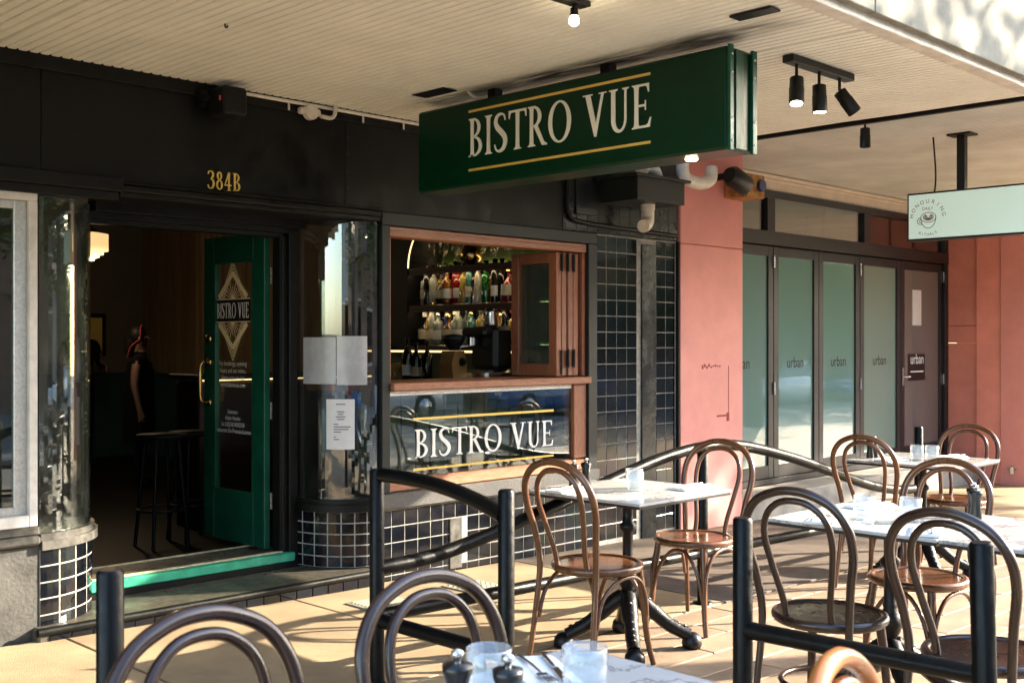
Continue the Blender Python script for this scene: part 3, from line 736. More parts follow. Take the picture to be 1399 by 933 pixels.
for z in (1.722,1.392): bbp(MB().box((6.296,.46,z+.001),(6.310,1.80,z+.006)), 'rear_light', 'led_shelf')
# arch panel over shelves (spandrel) with lit edge
ar = MB(); A = []; Bq = []
for k in range(13):
    a = R(90*k/12); A.append((1.80-.42*(1-math.cos(a)), 2.022+.42*math.sin(a)))
for k in range(12): ar.prism([A[k],A[k+1],(1.82,A[k+1][1]),(1.82,A[k][1])], (5.988,0,0), (0,1,0), (0,0,1), (1,0,0), .32)
bbp(ar, 'arch_spandrel', 'black_matt')
bbp(MB().tube([(5.985,a-.004,b) for a,b in A], .006, 6), 'arch_light', 'led')
GR = 'bottles on the back bar shelves'
def bottle_mesh(kind, mt, lab):
    pr_ = {'wine':[(.036,0),(.038,.02),(.038,.19),(.030,.215),(.014,.24),(.0135,.30),(.0155,.302),(.0155,.315),(0,.316)],
           'spirit':[(.040,0),(.042,.02),(.042,.16),(.038,.185),(.016,.205),(.015,.245),(.019,.247),(.019,.275),(0,.276)],
           'flask':[(.050,0),(.056,.03),(.054,.10),(.035,.14),(.014,.165),(.013,.215),(.02,.217),(.02,.245),(0,.246)],
           'slim':[(.029,0),(.030,.02),(.030,.20),(.022,.235),(.013,.25),(.013,.285),(.016,.287),(.016,.31),(0,.311)],
           'cone':[(.044,0),(.046,.02),(.030,.15),(.022,.22),(.014,.25),(.014,.29),(.018,.292),(.018,.305),(0,.306)]}[kind]
    b = MB().lathe(pr_, seg=12); me = b.mesh('bottle', mt)
    l = MB().lathe([(pr_[1][0]+.001,.045),(pr_[1][0]+.001,.12 if kind != 'cone' else .05)], seg=12).mesh('label_band', lab) if lab else None
    c = MB().lathe([(pr_[-2][0]+.002,pr_[-4][1]-.002),(pr_[-2][0]+.002,pr_[-2][1]+.003),(0,pr_[-2][1]+.004)], seg=10)
    return me, l, c
CAPS = ['black_plastic','brass','red_scarf','steel','blue_plastic','white_paint']
WHERE = {0:'bottom back-bar shelf above the light strip', 1:'middle back-bar shelf', 2:'steel tray'}
def bottle(x, y, z, kind, mt, lab, cap, lbl):
    me, l, c = bottle_mesh(kind, mt, lab)
    t = link('bottle', me); t.location = (x,y,z); t.scale = (1.12,1.12,random.uniform(.97,1.12))
    tag(t, lbl, 'bottle', GR)
    if l: link('label_band', l, t)
    c.build('cap', cap, t)
    return t
CN = dict(clear='clear glass',amber='amber',green='bright green',red='red liqueur',dark='dark',gold='golden',teal='teal tinted',white='frosted white',blue='deep blue')
KN = dict(wine='long necked',spirit='square shouldered',flask='squat round',slim='tall slim',cone='tapered')
CAPN = dict(zip(CAPS,('black','gold','red','silver','blue','white')))
def row(z, shelf, items):
    n = len(items); y0, y1 = 1.73, .56
    for i, (k, c_, lab, cp_) in enumerate(items):
        y = y0+(y1-y0)*i/(n-1)+random.uniform(-.012,.012); x = 6.10+random.uniform(-.03,.05)
        ln = {'label_cream':' and cream label','label_white':' and white label',None:''}[lab]
        art = 'an' if False else ''
        bottle(x, y, z, k, 'bottle_'+c_, lab, CAPS[cp_], f'{CN[c_]} {KN[k]} bottle with {CAPN[CAPS[cp_]]} cap{ln} on the {shelf}')
row(1.722, 'middle back-bar shelf', [('spirit','clear','label_cream',3),('slim','dark',None,1),('wine','clear',None,0),('spirit','gold','label_cream',3),('flask','dark','label_cream',0),('spirit','amber','label_white',3),('slim','red',None,0),('spirit','red','label_white',3),('wine','gold',None,0),('slim','teal','label_cream',3),('spirit','dark',None,1),('cone','white',None,5),('wine','green',None,0),('spirit','amber',None,0),('slim','dark','label_white',0),('wine','dark',None,0),('flask','red','label_cream',1),('spirit','clear','label_white',2),('wine','amber','label_cream',1),('flask','clear','label_white',5)])
row(1.392, 'bottom back-bar shelf', [('flask','dark','label_cream',5),('wine','gold','label_cream',5),('slim','clear','label_cream',1),('spirit','clear','label_white',3),('cone','blue','label_cream',4),('flask','amber','label_cream',1),('spirit','clear','label_cream',5),('wine','clear','label_white',3),('slim','teal','label_white',0),('spirit','teal',None,1),('wine','teal','label_cream',3),('spirit','gold','label_cream',0),('slim','amber','label_white',2),('spirit','amber','label_cream',0),('flask','gold','label_cream',1),('slim','dark','label_white',4),('spirit','gold','label_white',2),('wine','red','label_white',2),('slim','dark','label_cream',3)])
for z, shelf in ((1.722,'middle'),(1.392,'bottom')):
    for k in range(14):
        c_ = random.choice(('dark','green','amber','teal','clear','dark')); kd = random.choice(('wine','slim','spirit')); cc = random.choice((0,1,3))
        bottle(6.235, 1.70-k*.085+random.uniform(-.015,.015), z, kd, 'bottle_'+c_, random.choice((None,'label_cream')), CAPS[cc], f'{CN[c_]} {KN[kd]} bottle in the rear row of the {shelf} back-bar shelf')
# hanging stem glasses along the top shelf rack
def stem_glass(hang):
    p = [(.033,0),(.033,.003),(.005,.008),(.004,.09),(.02,.10),(.036,.13),(.038,.16),(.031,.20),(.0295,.20),(.0365,.16),(.0345,.131),(.0,.105)]
    if hang: p = [(r_, .20-z) for r_, z in p]
    return MB().lathe(p, seg=14).mesh('wine_glass', 'wine_glass')
hg_ = stem_glass(False)
for k in range(16):
    o = link('wine_glass', hg_); o.location = (6.13+(k % 2)*.05, 1.66-k*.075, 2.025)
    tag(o, 'stemmed wine glass standing in the row under the lit arch', 'wine glass', 'glasses under the arch')
fl = MB().lathe([(.026,0),(.026,.003),(.005,.007),(.004,.08),(.016,.10),(.024,.15),(.020,.21),(.0185,.21),(.022,.15),(.0,.10)], seg=12).mesh('flute', 'wine_glass')
for k in range(12):
    o = link('champagne_flute', fl); o.location = (6.0+(k % 2)*.09, 2.12-(k//2)*.058, 1.032)
    tag(o, 'champagne flute in the cluster on the back counter', 'champagne flute', 'flutes on the back counter')
vb = MB().lathe([(.0,0),(.05,.005),(.085,.05),(.088,.10),(.06,.16),(.022,.2),(.016,.30),(.024,.315)], seg=16).build('carafe', 'brass'); vb.location = (6.06,1.12,2.022)
tag(vb, 'shiny golden carafe among the glasses under the arch', 'carafe')
for k, (y, c_, lb) in enumerate(((2.0,'dark','label_white'),(1.93,'dark','label_cream'),(1.83,'dark',None))):
    bottle(5.80+.03*k, y-.42, 1.102, 'wine', 'bottle_'+c_, lb, CAPS[0], ('dark wine bottle with white label on the serving tray','dark wine bottle with cream label on the serving tray','plain dark wine bottle at the end of the serving tray')[k])
tr = MB().lathe([(.0,0),(.2,.0),(.215,.02),(.21,.02),(.195,.006),(0,.006)], (5.80,1.5,1.095), 24).build('serving_tray', 'black_plastic'); tag(tr, 'round black serving tray holding wine bottles on the inner bar', 'tray')
ib = MB().box((4.4,.55,1.03),(5.9,.9,1.09),.006).box((4.45,.6,.05),(5.85,.85,1.028)).box((5.5,.92,1.05),(5.93,2.4,1.09),.006).box((5.55,.95,.05),(5.92,2.35,1.048)).build('inner_bar', 'timber_dark'); tag(ib, 'dark timber inner bar bench behind the window', 'counter')
# coffee grinder
cg = thing('coffee_grinder', 'bronze and black coffee grinder with dark bean hopper behind the bar window', 'coffee grinder', (5.50,.70,1.092), R(10))
MB().box((-.10,-.08,0),(.10,.08,.05),.012).build('base', 'steel', cg)
MB().prism([(-.08,.05),(.075,.05),(.085,.17),(.05,.26),(-.06,.26),(-.095,.17)], (0,-.06,0), (1,0,0), (0,0,1), (0,1,0), .12).build('body', 'grinder_bronze', cg)
MB().lathe([(.03,-.075),(.032,-.06)], (.02,0,.18), 14, axis='y').lathe([(.018,-.09),(.02,-.075)], (.02,0,.18), 12, axis='y').build('dial', 'black_plastic', cg)
MB().lathe([(.04,.262),(.045,.28),(.085,.34),(.09,.37),(.0,.385)], seg=18).build('hopper', 'black_plastic', cg)
# espresso machine
es = thing('espresso_machine', 'black espresso machine with upturned jug on top behind the sash', 'espresso machine', (5.78,.66,1.092), R(0))
MB().box((-.12,-.14,0),(.16,.14,.12),.02).build('drip_tray', 'steel', es)
MB().box((-.03,-.14,.122),(.16,.14,.44),.03).build('body', 'black_plastic', es)
MB().box((-.13,-.13,.36),(-.032,.13,.43),.02).build('group_head', 'black_plastic', es)
MB().lathe([(.045,.30),(.045,.358)], (-.085,.06,0), 14).tube([(-.085,.06,.30),(-.24,.10,.28)], .013, 8).build('portafilter', 'steel', es)
MB().tube(smooth_path([(-.09,.10,.38),(-.13,.12,.36),(-.14,.13,.2)],4), .006, 6).build('steam_wand', 'steel', es)
jg = MB().lathe([(.05,0),(.055,.01),(.042,.10),(.045,.13),(.04,.13),(.038,.1),(0,.08)], (5.84,.66,1.533), 16).tube(smooth_path([(5.80,.66,1.64),(5.755,.66,1.63),(5.745,.66,1.58),(5.79,.66,1.555)],4), .006, 6).build('milk_jug', 'steel'); tag(jg, 'small steel milk jug standing on the espresso machine', 'jug')
bpart(MB().box((4.02,.14,1.12),(4.262,.42,1.165),.006), 'timber_ledge', 'timber')

# ------------------------------------------------------------------ people (dark silhouettes in the room)
def person(name, label, loc, rz, H, female, arms):
    t = thing('person', label, 'person', loc, rz); s_ = H/1.72
    J = {}; E = []
    def j(n, p, r): J[n] = (Vector(p)*s_, r*s_)
    j('pelvis',(0,0,.95),.125); j('waist',(0,0,1.08),.105 if female else .118); j('chest',(0,.0,1.27),.125); j('neckb',(.0,0,1.44),.06); j('neck',(.01,0,1.5),.05); j('head',(.02,0,1.60),.082); j('top',(.015,0,1.67),.07)
    E += [('pelvis','waist'),('waist','chest'),('chest','neckb'),('neckb','neck'),('neck','head'),('head','top')]
    for sd, sg in (('l',1),('r',-1)):
        j('hip'+sd,(0,.09*sg,.88),.088); j('knee'+sd,(.02,.095*sg,.48),.055); j('ank'+sd,(-.01,.10*sg,.09),.038); j('toe'+sd,(.13,.11*sg,.035),.03)
        E += [('pelvis','hip'+sd),('hip'+sd,'knee'+sd),('knee'+sd,'ank'+sd),('ank'+sd,'toe'+sd)]
        sh_, el, wr, hn = arms[0 if sg > 0 else 1]
        j('sh'+sd,(sh_[0],sh_[1]*sg,sh_[2]),.062); j('el'+sd,(el[0],el[1]*sg,el[2]),.043); j('wr'+sd,(wr[0],wr[1]*sg,wr[2]),.03); j('hd'+sd,(hn[0],hn[1]*sg,hn[2]),.034)
        E += [('chest','sh'+sd),('sh'+sd,'el'+sd),('el'+sd,'wr'+sd),('wr'+sd,'hd'+sd)]
        for q in range(4):
            d = (Vector(hn)-Vector(wr)).normalized(); o_ = Vector((0,0,.018*(q-1.5))) if abs(d.z) < .7 else Vector((.018*(q-1.5),0,0))
            p = Vector(hn)+d*.075+o_*1.2-Vector((.01,0,0)); j(f'fi{sd}{q}', (p.x,p.y*sg,p.z), .010); E.append(('hd'+sd, f'fi{sd}{q}'))
        p = Vector(hn)+Vector((.045,0,-.015)); j('th'+sd,(p.x,p.y*sg,p.z),.011); E.append(('hd'+sd,'th'+sd))
    names = list(J); me = bpy.data.meshes.new('body'); me.from_pydata([J[n][0] for n in names], [(names.index(a), names.index(b)) for a,b in E], [])
    o = bpy.data.objects.new('tmp', me); C.objects.link(o); md = o.modifiers.new('s','SKIN'); md.use_smooth_shade = True
    for i, n in enumerate(names):
        sv = me.skin_vertices[0].data[i]; sv.radius = (J[n][1], J[n][1]*1.0); sv.use_root = (n == 'pelvis')
        if n in ('chest','waist','pelvis'): sv.radius = (J[n][1]*1.25, J[n][1]*.85)
    su = o.modifiers.new('u','SUBSURF'); su.levels = 2
    bpy.context.view_layer.update()
    m2 = bpy.data.meshes.new_from_object(o.evaluated_get(bpy.context.evaluated_depsgraph_get())); bpy.data.objects.remove(o)
    for nm in ('skin','dark_cloth','dark_trousers'): m2.materials.append(M[nm])
    for p in m2.polygons:
        c = p.center/s_; p.use_smooth = True
        p.material_index = 0 if c.z > 1.46 else (1 if c.z > .95 and (abs(c.y) < .22 and not (c.x > .2)) else (2 if c.z < .95 and abs(c.y) < .2 else 0))
    m2.name = 'body'; link('body', m2, t)
    # face
    f = MB(); f.lathe([(0,-.012),(.012,-.004),(.010,.008),(0,.014)], (.105*s_,0,1.59*s_), 8); 
    for sg in (1,-1): f.lathe([(0,-.01),(.011,0),(0,.01)], (.092*s_,.032*sg,1.615*s_), 8); f.lathe([(0,-.025),(.012,-.01),(.014,.012),(0,.025)], (.01,.085*sg*s_,1.60*s_), 8)
    f.box((.090*s_,-.022,1.552*s_),(.099*s_,.022,1.559*s_),.002); f.build('face', 'skin', t)
    h = MB()
    prof = [(0,1.735),(.05,1.728),(.088,1.69),(.098,1.64),(.094,1.59),(.06,1.55)]
    h.lathe([(a*s_,b*s_) for a,b in prof], (-.018*s_,0,0), 16)
    if female: h.tube(smooth_path([(-.08*s_,0,1.6*s_),(-.10*s_,0,1.5*s_),(-.10*s_,0,1.40*s_)],4), [.06,.06,.058,.055,.05,.05,.04,.03,.02], 10)
    h.build('hair', 'hair', t)
    if female:
        b = MB(); pts = [(.02+.0*math.sin(R(a)), .104*math.sin(R(a))*s_, 1.64*s_+.104*math.cos(R(a))*s_) for a in range(-115, 116, 10)]
        b.tube(pts, .007, 6); b.tube(smooth_path([pts[0], (-.06,-.10*s_,1.52*s_), (-.10,-.085*s_,1.40*s_)],4), .008, 6); b.build('headscarf', 'red_scarf', t)
        MB().lathe([(.165*s_,.50*s_),(.165*s_,.75*s_),(.158*s_,.95*s_),(.145*s_,1.08*s_),(.15*s_,1.25*s_),(.12*s_,1.36*s_)], seg=18).build('skirt', 'dark_cloth', t)
    return t
arm_down = ((0,.17,1.39),(-.02,.24,1.12),(.03,.25,.88),(.05,.25,.79))
arm_fwd = ((0,.18,1.39),(-.0,.25,1.14),(.20,.17,1.08),(.28,.13,1.09))
person('w', 'woman in black dress with red headscarf standing in the dim dining room', (5.02,4.55,.05), R(-35), 1.50, True, (arm_down, arm_down))
person('m', 'man in dark shirt standing with forearms forward in the dim room', (5.35,6.55,.05), R(-80), 1.68, False, (arm_fwd, arm_fwd))

# ------------------------------------------------------------------ awnings
def corrugated(x0, x1, y0, y1, z, pitch, dep, dzdx=0):
    mb = MB(); n = int((x1-x0)/pitch); prof = []
    for i in range(n):
        a = x0+i*pitch
        for u, d in ((0,1),(.06,.95),(.10,.15),(.16,.02),(.5,0),(.84,.02),(.90,.15),(.94,.95)): prof.append((a+u*pitch, d*dep))
    prof.append((x1, dep)); ys = [y0+(y1-y0)*k/8 for k in range(9)]
    wob = [random.uniform(-.004,.004) for _ in ys]
    vs = []
    for k, y in enumerate(ys):
        for (x, d) in prof: vs.append((x, y, z+d+wob[k]*math.sin(x*1.3+k)))
    m_ = len(prof); fs = [(k*m_+i, k*m_+i+1, (k+1)*m_+i+1, (k+1)*m_+i) for k in range(8) for i in range(m_-1)]
    return mb.add(vs, fs)
AW = thing('street_awning', 'cream corrugated awning ceiling over the bistro footpath', 'awning', (2,-3,2.78))
ZA = 2.782; YE = -3.06
for a, b in ((-4,-1.0),(-1.0,2.0),(2.0,4.6),(4.6,6.47)):
    corrugated(a+.002, b-.002, YE+.06, .0, ZA, .0515, .036).build('soffit_sheet', 'soffit', AW, True)
MB().box((-4,YE-.02,ZA-.012),(6.47,YE+.062,ZA+.03),.004).build('edge_trim', 'soffit_edge', AW, True)
for k in range(5):
    a = -4+k*2.11; MB().box((a+.002,YE-.06,ZA+.02),(a+2.106,YE-.022,ZA+.75),.004).build('fascia_sheet', 'fascia_metal', AW, True)
MB().box((-4,YE,ZA+.05),(6.47,.2,ZA+.12)).build('roof_deck', 'fascia_metal', AW, True)
MB().box((6.475,YE,ZA-.018),(6.515,.0,ZA+.12),.004).build('gap_strip', 'black_matt', AW, True)  # black strip put where the dark gap between the awnings shows
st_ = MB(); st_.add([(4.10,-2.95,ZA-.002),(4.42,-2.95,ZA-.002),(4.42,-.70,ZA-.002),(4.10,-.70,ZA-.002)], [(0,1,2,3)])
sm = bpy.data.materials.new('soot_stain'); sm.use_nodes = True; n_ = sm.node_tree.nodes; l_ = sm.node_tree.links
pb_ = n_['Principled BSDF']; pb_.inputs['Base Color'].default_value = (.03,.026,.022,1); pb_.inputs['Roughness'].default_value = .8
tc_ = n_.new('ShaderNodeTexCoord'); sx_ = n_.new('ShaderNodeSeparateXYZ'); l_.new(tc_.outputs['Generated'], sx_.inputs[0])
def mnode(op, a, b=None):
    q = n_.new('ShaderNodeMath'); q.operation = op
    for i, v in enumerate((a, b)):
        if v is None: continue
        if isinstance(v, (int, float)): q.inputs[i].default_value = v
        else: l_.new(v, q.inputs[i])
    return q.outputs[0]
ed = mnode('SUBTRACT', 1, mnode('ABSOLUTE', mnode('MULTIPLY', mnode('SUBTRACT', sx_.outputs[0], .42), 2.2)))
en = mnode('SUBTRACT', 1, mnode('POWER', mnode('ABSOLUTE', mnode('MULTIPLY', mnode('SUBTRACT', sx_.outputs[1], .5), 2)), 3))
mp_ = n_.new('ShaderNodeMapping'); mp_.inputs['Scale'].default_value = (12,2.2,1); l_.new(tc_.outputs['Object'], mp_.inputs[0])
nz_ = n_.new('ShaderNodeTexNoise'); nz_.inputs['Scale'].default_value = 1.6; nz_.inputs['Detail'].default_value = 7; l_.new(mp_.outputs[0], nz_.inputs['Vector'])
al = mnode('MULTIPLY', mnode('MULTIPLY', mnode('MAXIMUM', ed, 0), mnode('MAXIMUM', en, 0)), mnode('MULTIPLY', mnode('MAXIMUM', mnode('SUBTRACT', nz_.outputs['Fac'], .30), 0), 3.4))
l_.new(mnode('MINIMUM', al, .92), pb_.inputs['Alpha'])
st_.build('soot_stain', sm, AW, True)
AW2 = thing('neighbour_awning', 'grey cream corrugated awning ceiling over the pink shop', 'awning', (9,-3,2.98))
Z2 = 2.985
for a, b in ((6.52,9.0),(9.0,11.6),(11.6,14.2),(14.2,22)):
    corrugated(a+.002, b-.002, YE+.06, .40, Z2, .0515, .036).build('soffit_sheet', 'soffit_grey', AW2, True)
MB().box((6.52,YE-.02,Z2-.03),(22,YE+.062,Z2+.03),.004).build('edge_trim', 'soffit_edge', AW2, True)
for k in range(6):
    a = 6.5+k*2.6; MB().box((a+.002,YE-.06,Z2-.06),(a+2.596,YE-.022,Z2+.6),.004).build('fascia_sheet', 'fascia_metal', AW2, True)
MB().box((6.52,YE,Z2+.05),(22,.6,Z2+.10)).build('roof_deck', 'fascia_metal', AW2, True)

# ------------------------------------------------------------------ hanging bistro sign
sg = thing('hanging_sign', 'long dark green double sided hanging sign lettered in cream', 'sign', (4.27,-1.52,2.26))
def sgp(mb, name, m, par=None): return mb.build(name, m, par or sg, True)
SXF = 4.165
sgp(MB().box((SXF,-2.565,2.262),(4.375,-.475,2.718),.012), 'sign_box', 'green_sign')
sgp(MB().box((SXF+.002,-2.582,2.258),(SXF+.03,-2.566,2.722),.002).box((4.345,-2.582,2.258),(4.379,-2.566,2.722),.002).box((SXF+.06,-2.573,2.27),(SXF+.12,-2.566,2.71),.002), 'end_trim', 'green_paint')
rv = MB()
for z in (2.30,2.40,2.60,2.68):
    for x in (SXF+.018, 4.36): rv.lathe([(0,-.0865),(.005,-.0855),(.006,-.082)], (x,-2.5,z), 8, axis='y')
sgp(rv, 'rivets', 'steel')
sgp(letters(MB(), 'BISTRO VUE', (SXF-.001,-.905,2.415), SX, FZ, SN, .205, 1.245, .004), 'lettering', 'cream_print')
sgp(MB().box((SXF-.003,-2.145,2.655),(SXF-.0005,-.905,2.668)), 'gold_line', 'gold_print')
sgp(MB().box((SXF-.003,-2.145,2.338),(SXF-.0005,-.905,2.351)), 'gold_line', 'gold_print')
for y in (-1.00,-1.80): sgp(MB().box((4.24,y-.03,2.70),(4.30,y+.03,2.79),.003), 'hanger', 'black_plastic')
sgp(MB().tube(smooth_path([(4.2,-.86,2.785),(4.21,-.90,2.75),(4.25,-.95,2.73),(4.25,-.96,2.715)],4), .010, 6), 'cable', 'pvc')
vg = MB()
for i in range(12):
    for j in range(3): vg.tube([(4.03+j*.03,-.62-i*.018,ZA-.009),(4.055+j*.03,-.63-i*.018,ZA-.009)], .003, 4)
vgo = vg.box((4.02,-.86,ZA-.007),(4.12,-.60,ZA-.0032)).build('ceiling_vent', 'black_plastic'); tag(vgo, 'small dark vent grille in the awning ceiling beside the green sign', 'vent')

# mint sign
ms = thing('lightbox_sign', 'mint green hanging lightbox sign with coffee cup emblem in black frame', 'sign', (8.43,-2.0,2.2))
def msp(mb, name, m): return mb.build(name, m, ms, True)
X0 = 8.36; YA, YB = -1.37, -3.02; ZB, ZT = 2.195, 2.56
msp(MB().box((X0,YB,ZB),(X0+.14,YA,ZT),.004), 'frame', 'black_plastic')
msp(MB().box((X0-.003,YB+.014,ZB+.014),(X0-.0005,YA-.014,ZT-.014)), 'panel', 'mint')
msp(MB().box((8.40,-1.80,2.56),(8.46,-1.74,2.985),.003).box((8.36,-1.86,2.97),(8.5,-1.68,2.984)), 'hanger', 'black_plastic')
msp(MB().box((8.40,-2.75,2.56),(8.46,-2.69,2.985),.003), 'hanger', 'black_plastic')
msp(MB().tube(smooth_path([(8.42,-1.56,2.56),(8.42,-1.57,2.7),(8.42,-1.55,2.985)],4), .007, 6), 'cable', 'black_plastic')
yc, zc = -1.535, 2.372; xf = X0-.003
rad = .115; word = 'HONOURING'
for k, ch in enumerate(word):
    a = R(170-k*(160/8)); c, s_ = math.cos(a), math.sin(a)
    u = Vector((0,-s_,-c)); v = Vector((0,-c,s_))
    O = Vector((xf, yc-rad*c, zc-.01+rad*s_))
    plain_text('lettering', ch, O, u, v, SN, .042, 'brown_print', ms, 'CENTER')
plain_text('lettering', 'DAILY', (xf, yc, zc+.052), SX, FZ, SN, .032, 'brown_print', ms, 'CENTER')
for k, ch in enumerate('RITUALS'):
    a = R(245+k*8.5); c, s_ = math.cos(a), math.sin(a); rr = .155
    plain_text('lettering', ch, (xf, yc-rr*c, zc+.01+rr*s_), Vector((0,s_,c)), Vector((0,c,-s_)), SN, .030, 'brown_print', ms, 'CENTER')
cpm = MB()
def ring2(cx, cy, rx, ry, a0, a1, wd, n=24, rot=0):
    A=[];Bq=[]
    for k in range(n+1):
        a = R(a0+(a1-a0)*k/n); A.append((cx+rx*math.cos(a), cy+ry*math.sin(a))); Bq.append((cx+(rx-wd)*math.cos(a), cy+(ry-wd)*math.sin(a)))
    cpm.strip(A, Bq, (xf,yc,zc), SX, FZ, SN, .0012)
ring2(.005,-.005,.062,.040,0,360,.005); ring2(.005,-.005,.062,.085,180,360,.005); ring2(-.055,-.03,.03,.028,90,300,.005); ring2(-.052,-.03,.018,.016,90,300,.004)
for r_ in (.042,.030,.018): ring2(.005,-.003,r_,r_*.62,120,420,.007)
msp(cpm, 'cup_emblem', 'brown_print')

# ------------------------------------------------------------------ pink neighbour shop
PK = thing('pink_shop', 'pink rendered shopfront with dark folding glass doors', 'building', (10.5,.3,-.15))
def pk(mb, name, m, par=None): return mb.build(name, m, par or PK, True)
YD = .40
pil = pk(MB().box((7.266,-.02,-.4),(8.14,.9,2.195),.006), 'pillar', 'pink')
pk(MB().box((7.266,-.0205,2.199),(8.14,.9,3.6),.005), 'pillar', 'pink')
scm = MB(); scm.box((7.76,-.0225,.80),(7.90,-.0203,.815)).box((7.90,-.0226,.76),(7.935,-.0203,.83)).box((7.922,-.0224,.83),(7.928,-.0203,1.22))
for k in range(9): scm.box((7.55+k*.03,-.0224,1.205+random.uniform(-.01,.01)),(7.57+k*.03,-.0203,1.228+random.uniform(-.01,.01)))
pk(scm, 'paint_scrape', 'red_scrape', pil)
# step in front of doors
pk(MB().box((8.145,-.02,-.4),(13.25,.36,.085),.012), 'door_step', 'kerb_stone')
# frame
fm = MB(); zt = 2.83
fm.box((8.145,YD-.04,2.76),(12.99,YD+.06,2.83),.004); fm.box((8.145,YD-.05,2.32),(12.99,YD+.06,2.45),.004); fm.box((8.145,YD-.04,.088),(12.99,YD+.06,.14),.004)
fm.box((12.90,YD-.045,.14),(12.99,YD+.06,2.76),.004); fm.box((8.145,YD-.045,.14),(8.20,YD+.06,2.76),.004)
dfm = pk(fm, 'door_frame', 'alum_dark')
for x in (9.13,10.98): pk(MB().box((x,YD-.038,2.45),(x+.13,YD+.058,2.76),.003), 'transom_mullion', 'alum_dark', dfm)
for a, b in ((8.20,9.13),(9.26,10.98),(11.11,12.90)): pk(MB().box((a,YD,2.45),(b,YD+.008,2.76)), 'transom_glass', 'shop_glass', dfm)
pxs = [8.20, 9.26, 10.085, 10.92, 11.84, 12.90]
for i in range(5):
    a, b = pxs[i]+.004, pxs[i+1]-.004; y = YD-.02
    f = MB(); sw = .085; f.box((a,y,.145),(a+sw,y+.05,2.31),.003); f.box((b-sw,y,.145),(b,y+.05,2.31),.003); f.box((a+sw,y+.001,2.22),(b-sw,y+.049,2.31),.003); f.box((a+sw,y+.001,.145),(b-sw,y+.049,.26),.003)
    pn = pk(f, 'folding_door', 'alum_dark')
    gm_ = 'frosted_glass' if i < 4 else 'frosted_grey'
    pk(MB().box((a+sw,y+.02,.26),(b-sw,y+.028,2.22)), 'glass_pane', gm_, pn)
    if i < 4: plain_text('lettering', 'urban', ((a+b)/2, y+.019, 1.17), FX, FZ, FN, .15, 'black_matt', pn, 'CENTER', squash=.9)
    else:
        pk(MB().box((a+.30,y+.012,1.60),(a+.52,y+.0185,2.0)), 'white_card', 'paper_white', pn)
        pk(MB().box((a+.20,y+.016,.98),(a+.62,y+.0188,1.28)), 'notice_panel', 'alum_dark', pn)
        plain_text('lettering', 'urban', (a+.42, y+.015, 1.17), FX, FZ, FN, .16, 'white_print', pn, 'CENTER', squash=.9)
        plain_text('lettering', 'open seven days', (a+.42, y+.015, 1.06), FX, FZ, FN, .05, 'white_print', pn, 'CENTER', squash=.9) if False else pk(MB().box((a+.26,y+.0145,1.075),(a+.58,y+.0155,1.088)), 'lettering', 'white_print', pn)
        pk(MB().box((a+.015,y-.012,.93),(a+.05,y-.001,1.13),.003).tube([(a+.03,y-.012,1.03),(a+.03,y-.04,1.03),(a+.14,y-.045,1.03)], .009, 8), 'handle', 'steel', pn)
    for z in ((2.17,.98) if i in (0,2,4) else ()): pk(MB().box((b-.008,y-.016,z-.06),(b+.012,y-.001,z+.06),.003), 'hinge', 'steel', pn)
pk(MB().box((8.145,YD-.01,2.835),(13.2,YD+.2,3.4),.004), 'upper_wall', 'plaster')
pk(MB().box((8.145,YD-.05,2.945),(13.2,YD-.012,2.978),.006).box((8.145,YD-.03,2.915),(13.2,YD-.011,2.944),.006), 'cornice', 'plaster')
# right return wall and pillars
pk(MB().box((12.995,.02,-.4),(13.6,.9,1.40),.004), 'return_wall', 'pink_shaded'); pk(MB().box((12.996,.02,1.404),(13.6,.9,1.60),.004), 'return_wall', 'pink_shaded'); pk(MB().box((12.995,.02,1.604),(13.6,.9,3.4),.004), 'return_wall', 'pink_shaded')
pk(MB().box((12.96,-.26,-.4),(13.6,.018,3.4),.005), 'pilaster', 'pink_shaded')
pk(MB().box((12.94,-.62,-.4),(14.0,-.262,3.4),.006), 'pillar', 'pink')
pk(MB().box((14.002,.5,-.4),(22,.7,3.4)), 'far_wall', 'pink_shaded')
for k in range(3): pk(MB().box((12.982,.03+k*.125,g(13)),(12.993,.15+k*.125,.09),.003), 'skirting_tile', 'skirting_tile')
# dim interior behind the doors
pk(MB().box((8.15,2.2,0),(13,2.3,3.3)).box((8.15,.62,.0),(13,2.2,.05)).box((8.15,.62,3.0),(13,2.2,3.05)).box((8.145,.9,.05),(8.2,2.2,3)).box((12.955,.47,.05),(12.992,2.2,3.0)).box((8.142,.47,.05),(8.2,.9,3.0)), 'shop_interior', 'int_wall')
pk(MB().box((9.6,2.05,2.55),(10.2,2.19,2.75)), 'interior_light', 'lamp_glow_soft') if False else None
for k, (x, z) in enumerate(((9.0,2.6),(10.9,2.7))): pk(MB().tube(smooth_path([(x,.8,3.0),(x+.05,.8,2.8),(x-.03,.8,2.65),(x+.02,.8,2.55)],4), .006, 6), 'loose_cable', 'black_plastic')
tap = MB().box((-.02,-.03,0),(.02,.0,.09),.006).tube([(-.05,-.02,.06),(.05,-.02,.06)], .008, 6).build('wall_tap', 'steel'); tap.location = (12.938,-.40,-.07); tap.rotation_euler.z = R(-90)
tag(tap, 'small steel tap low on the far pink pillar', 'tap')

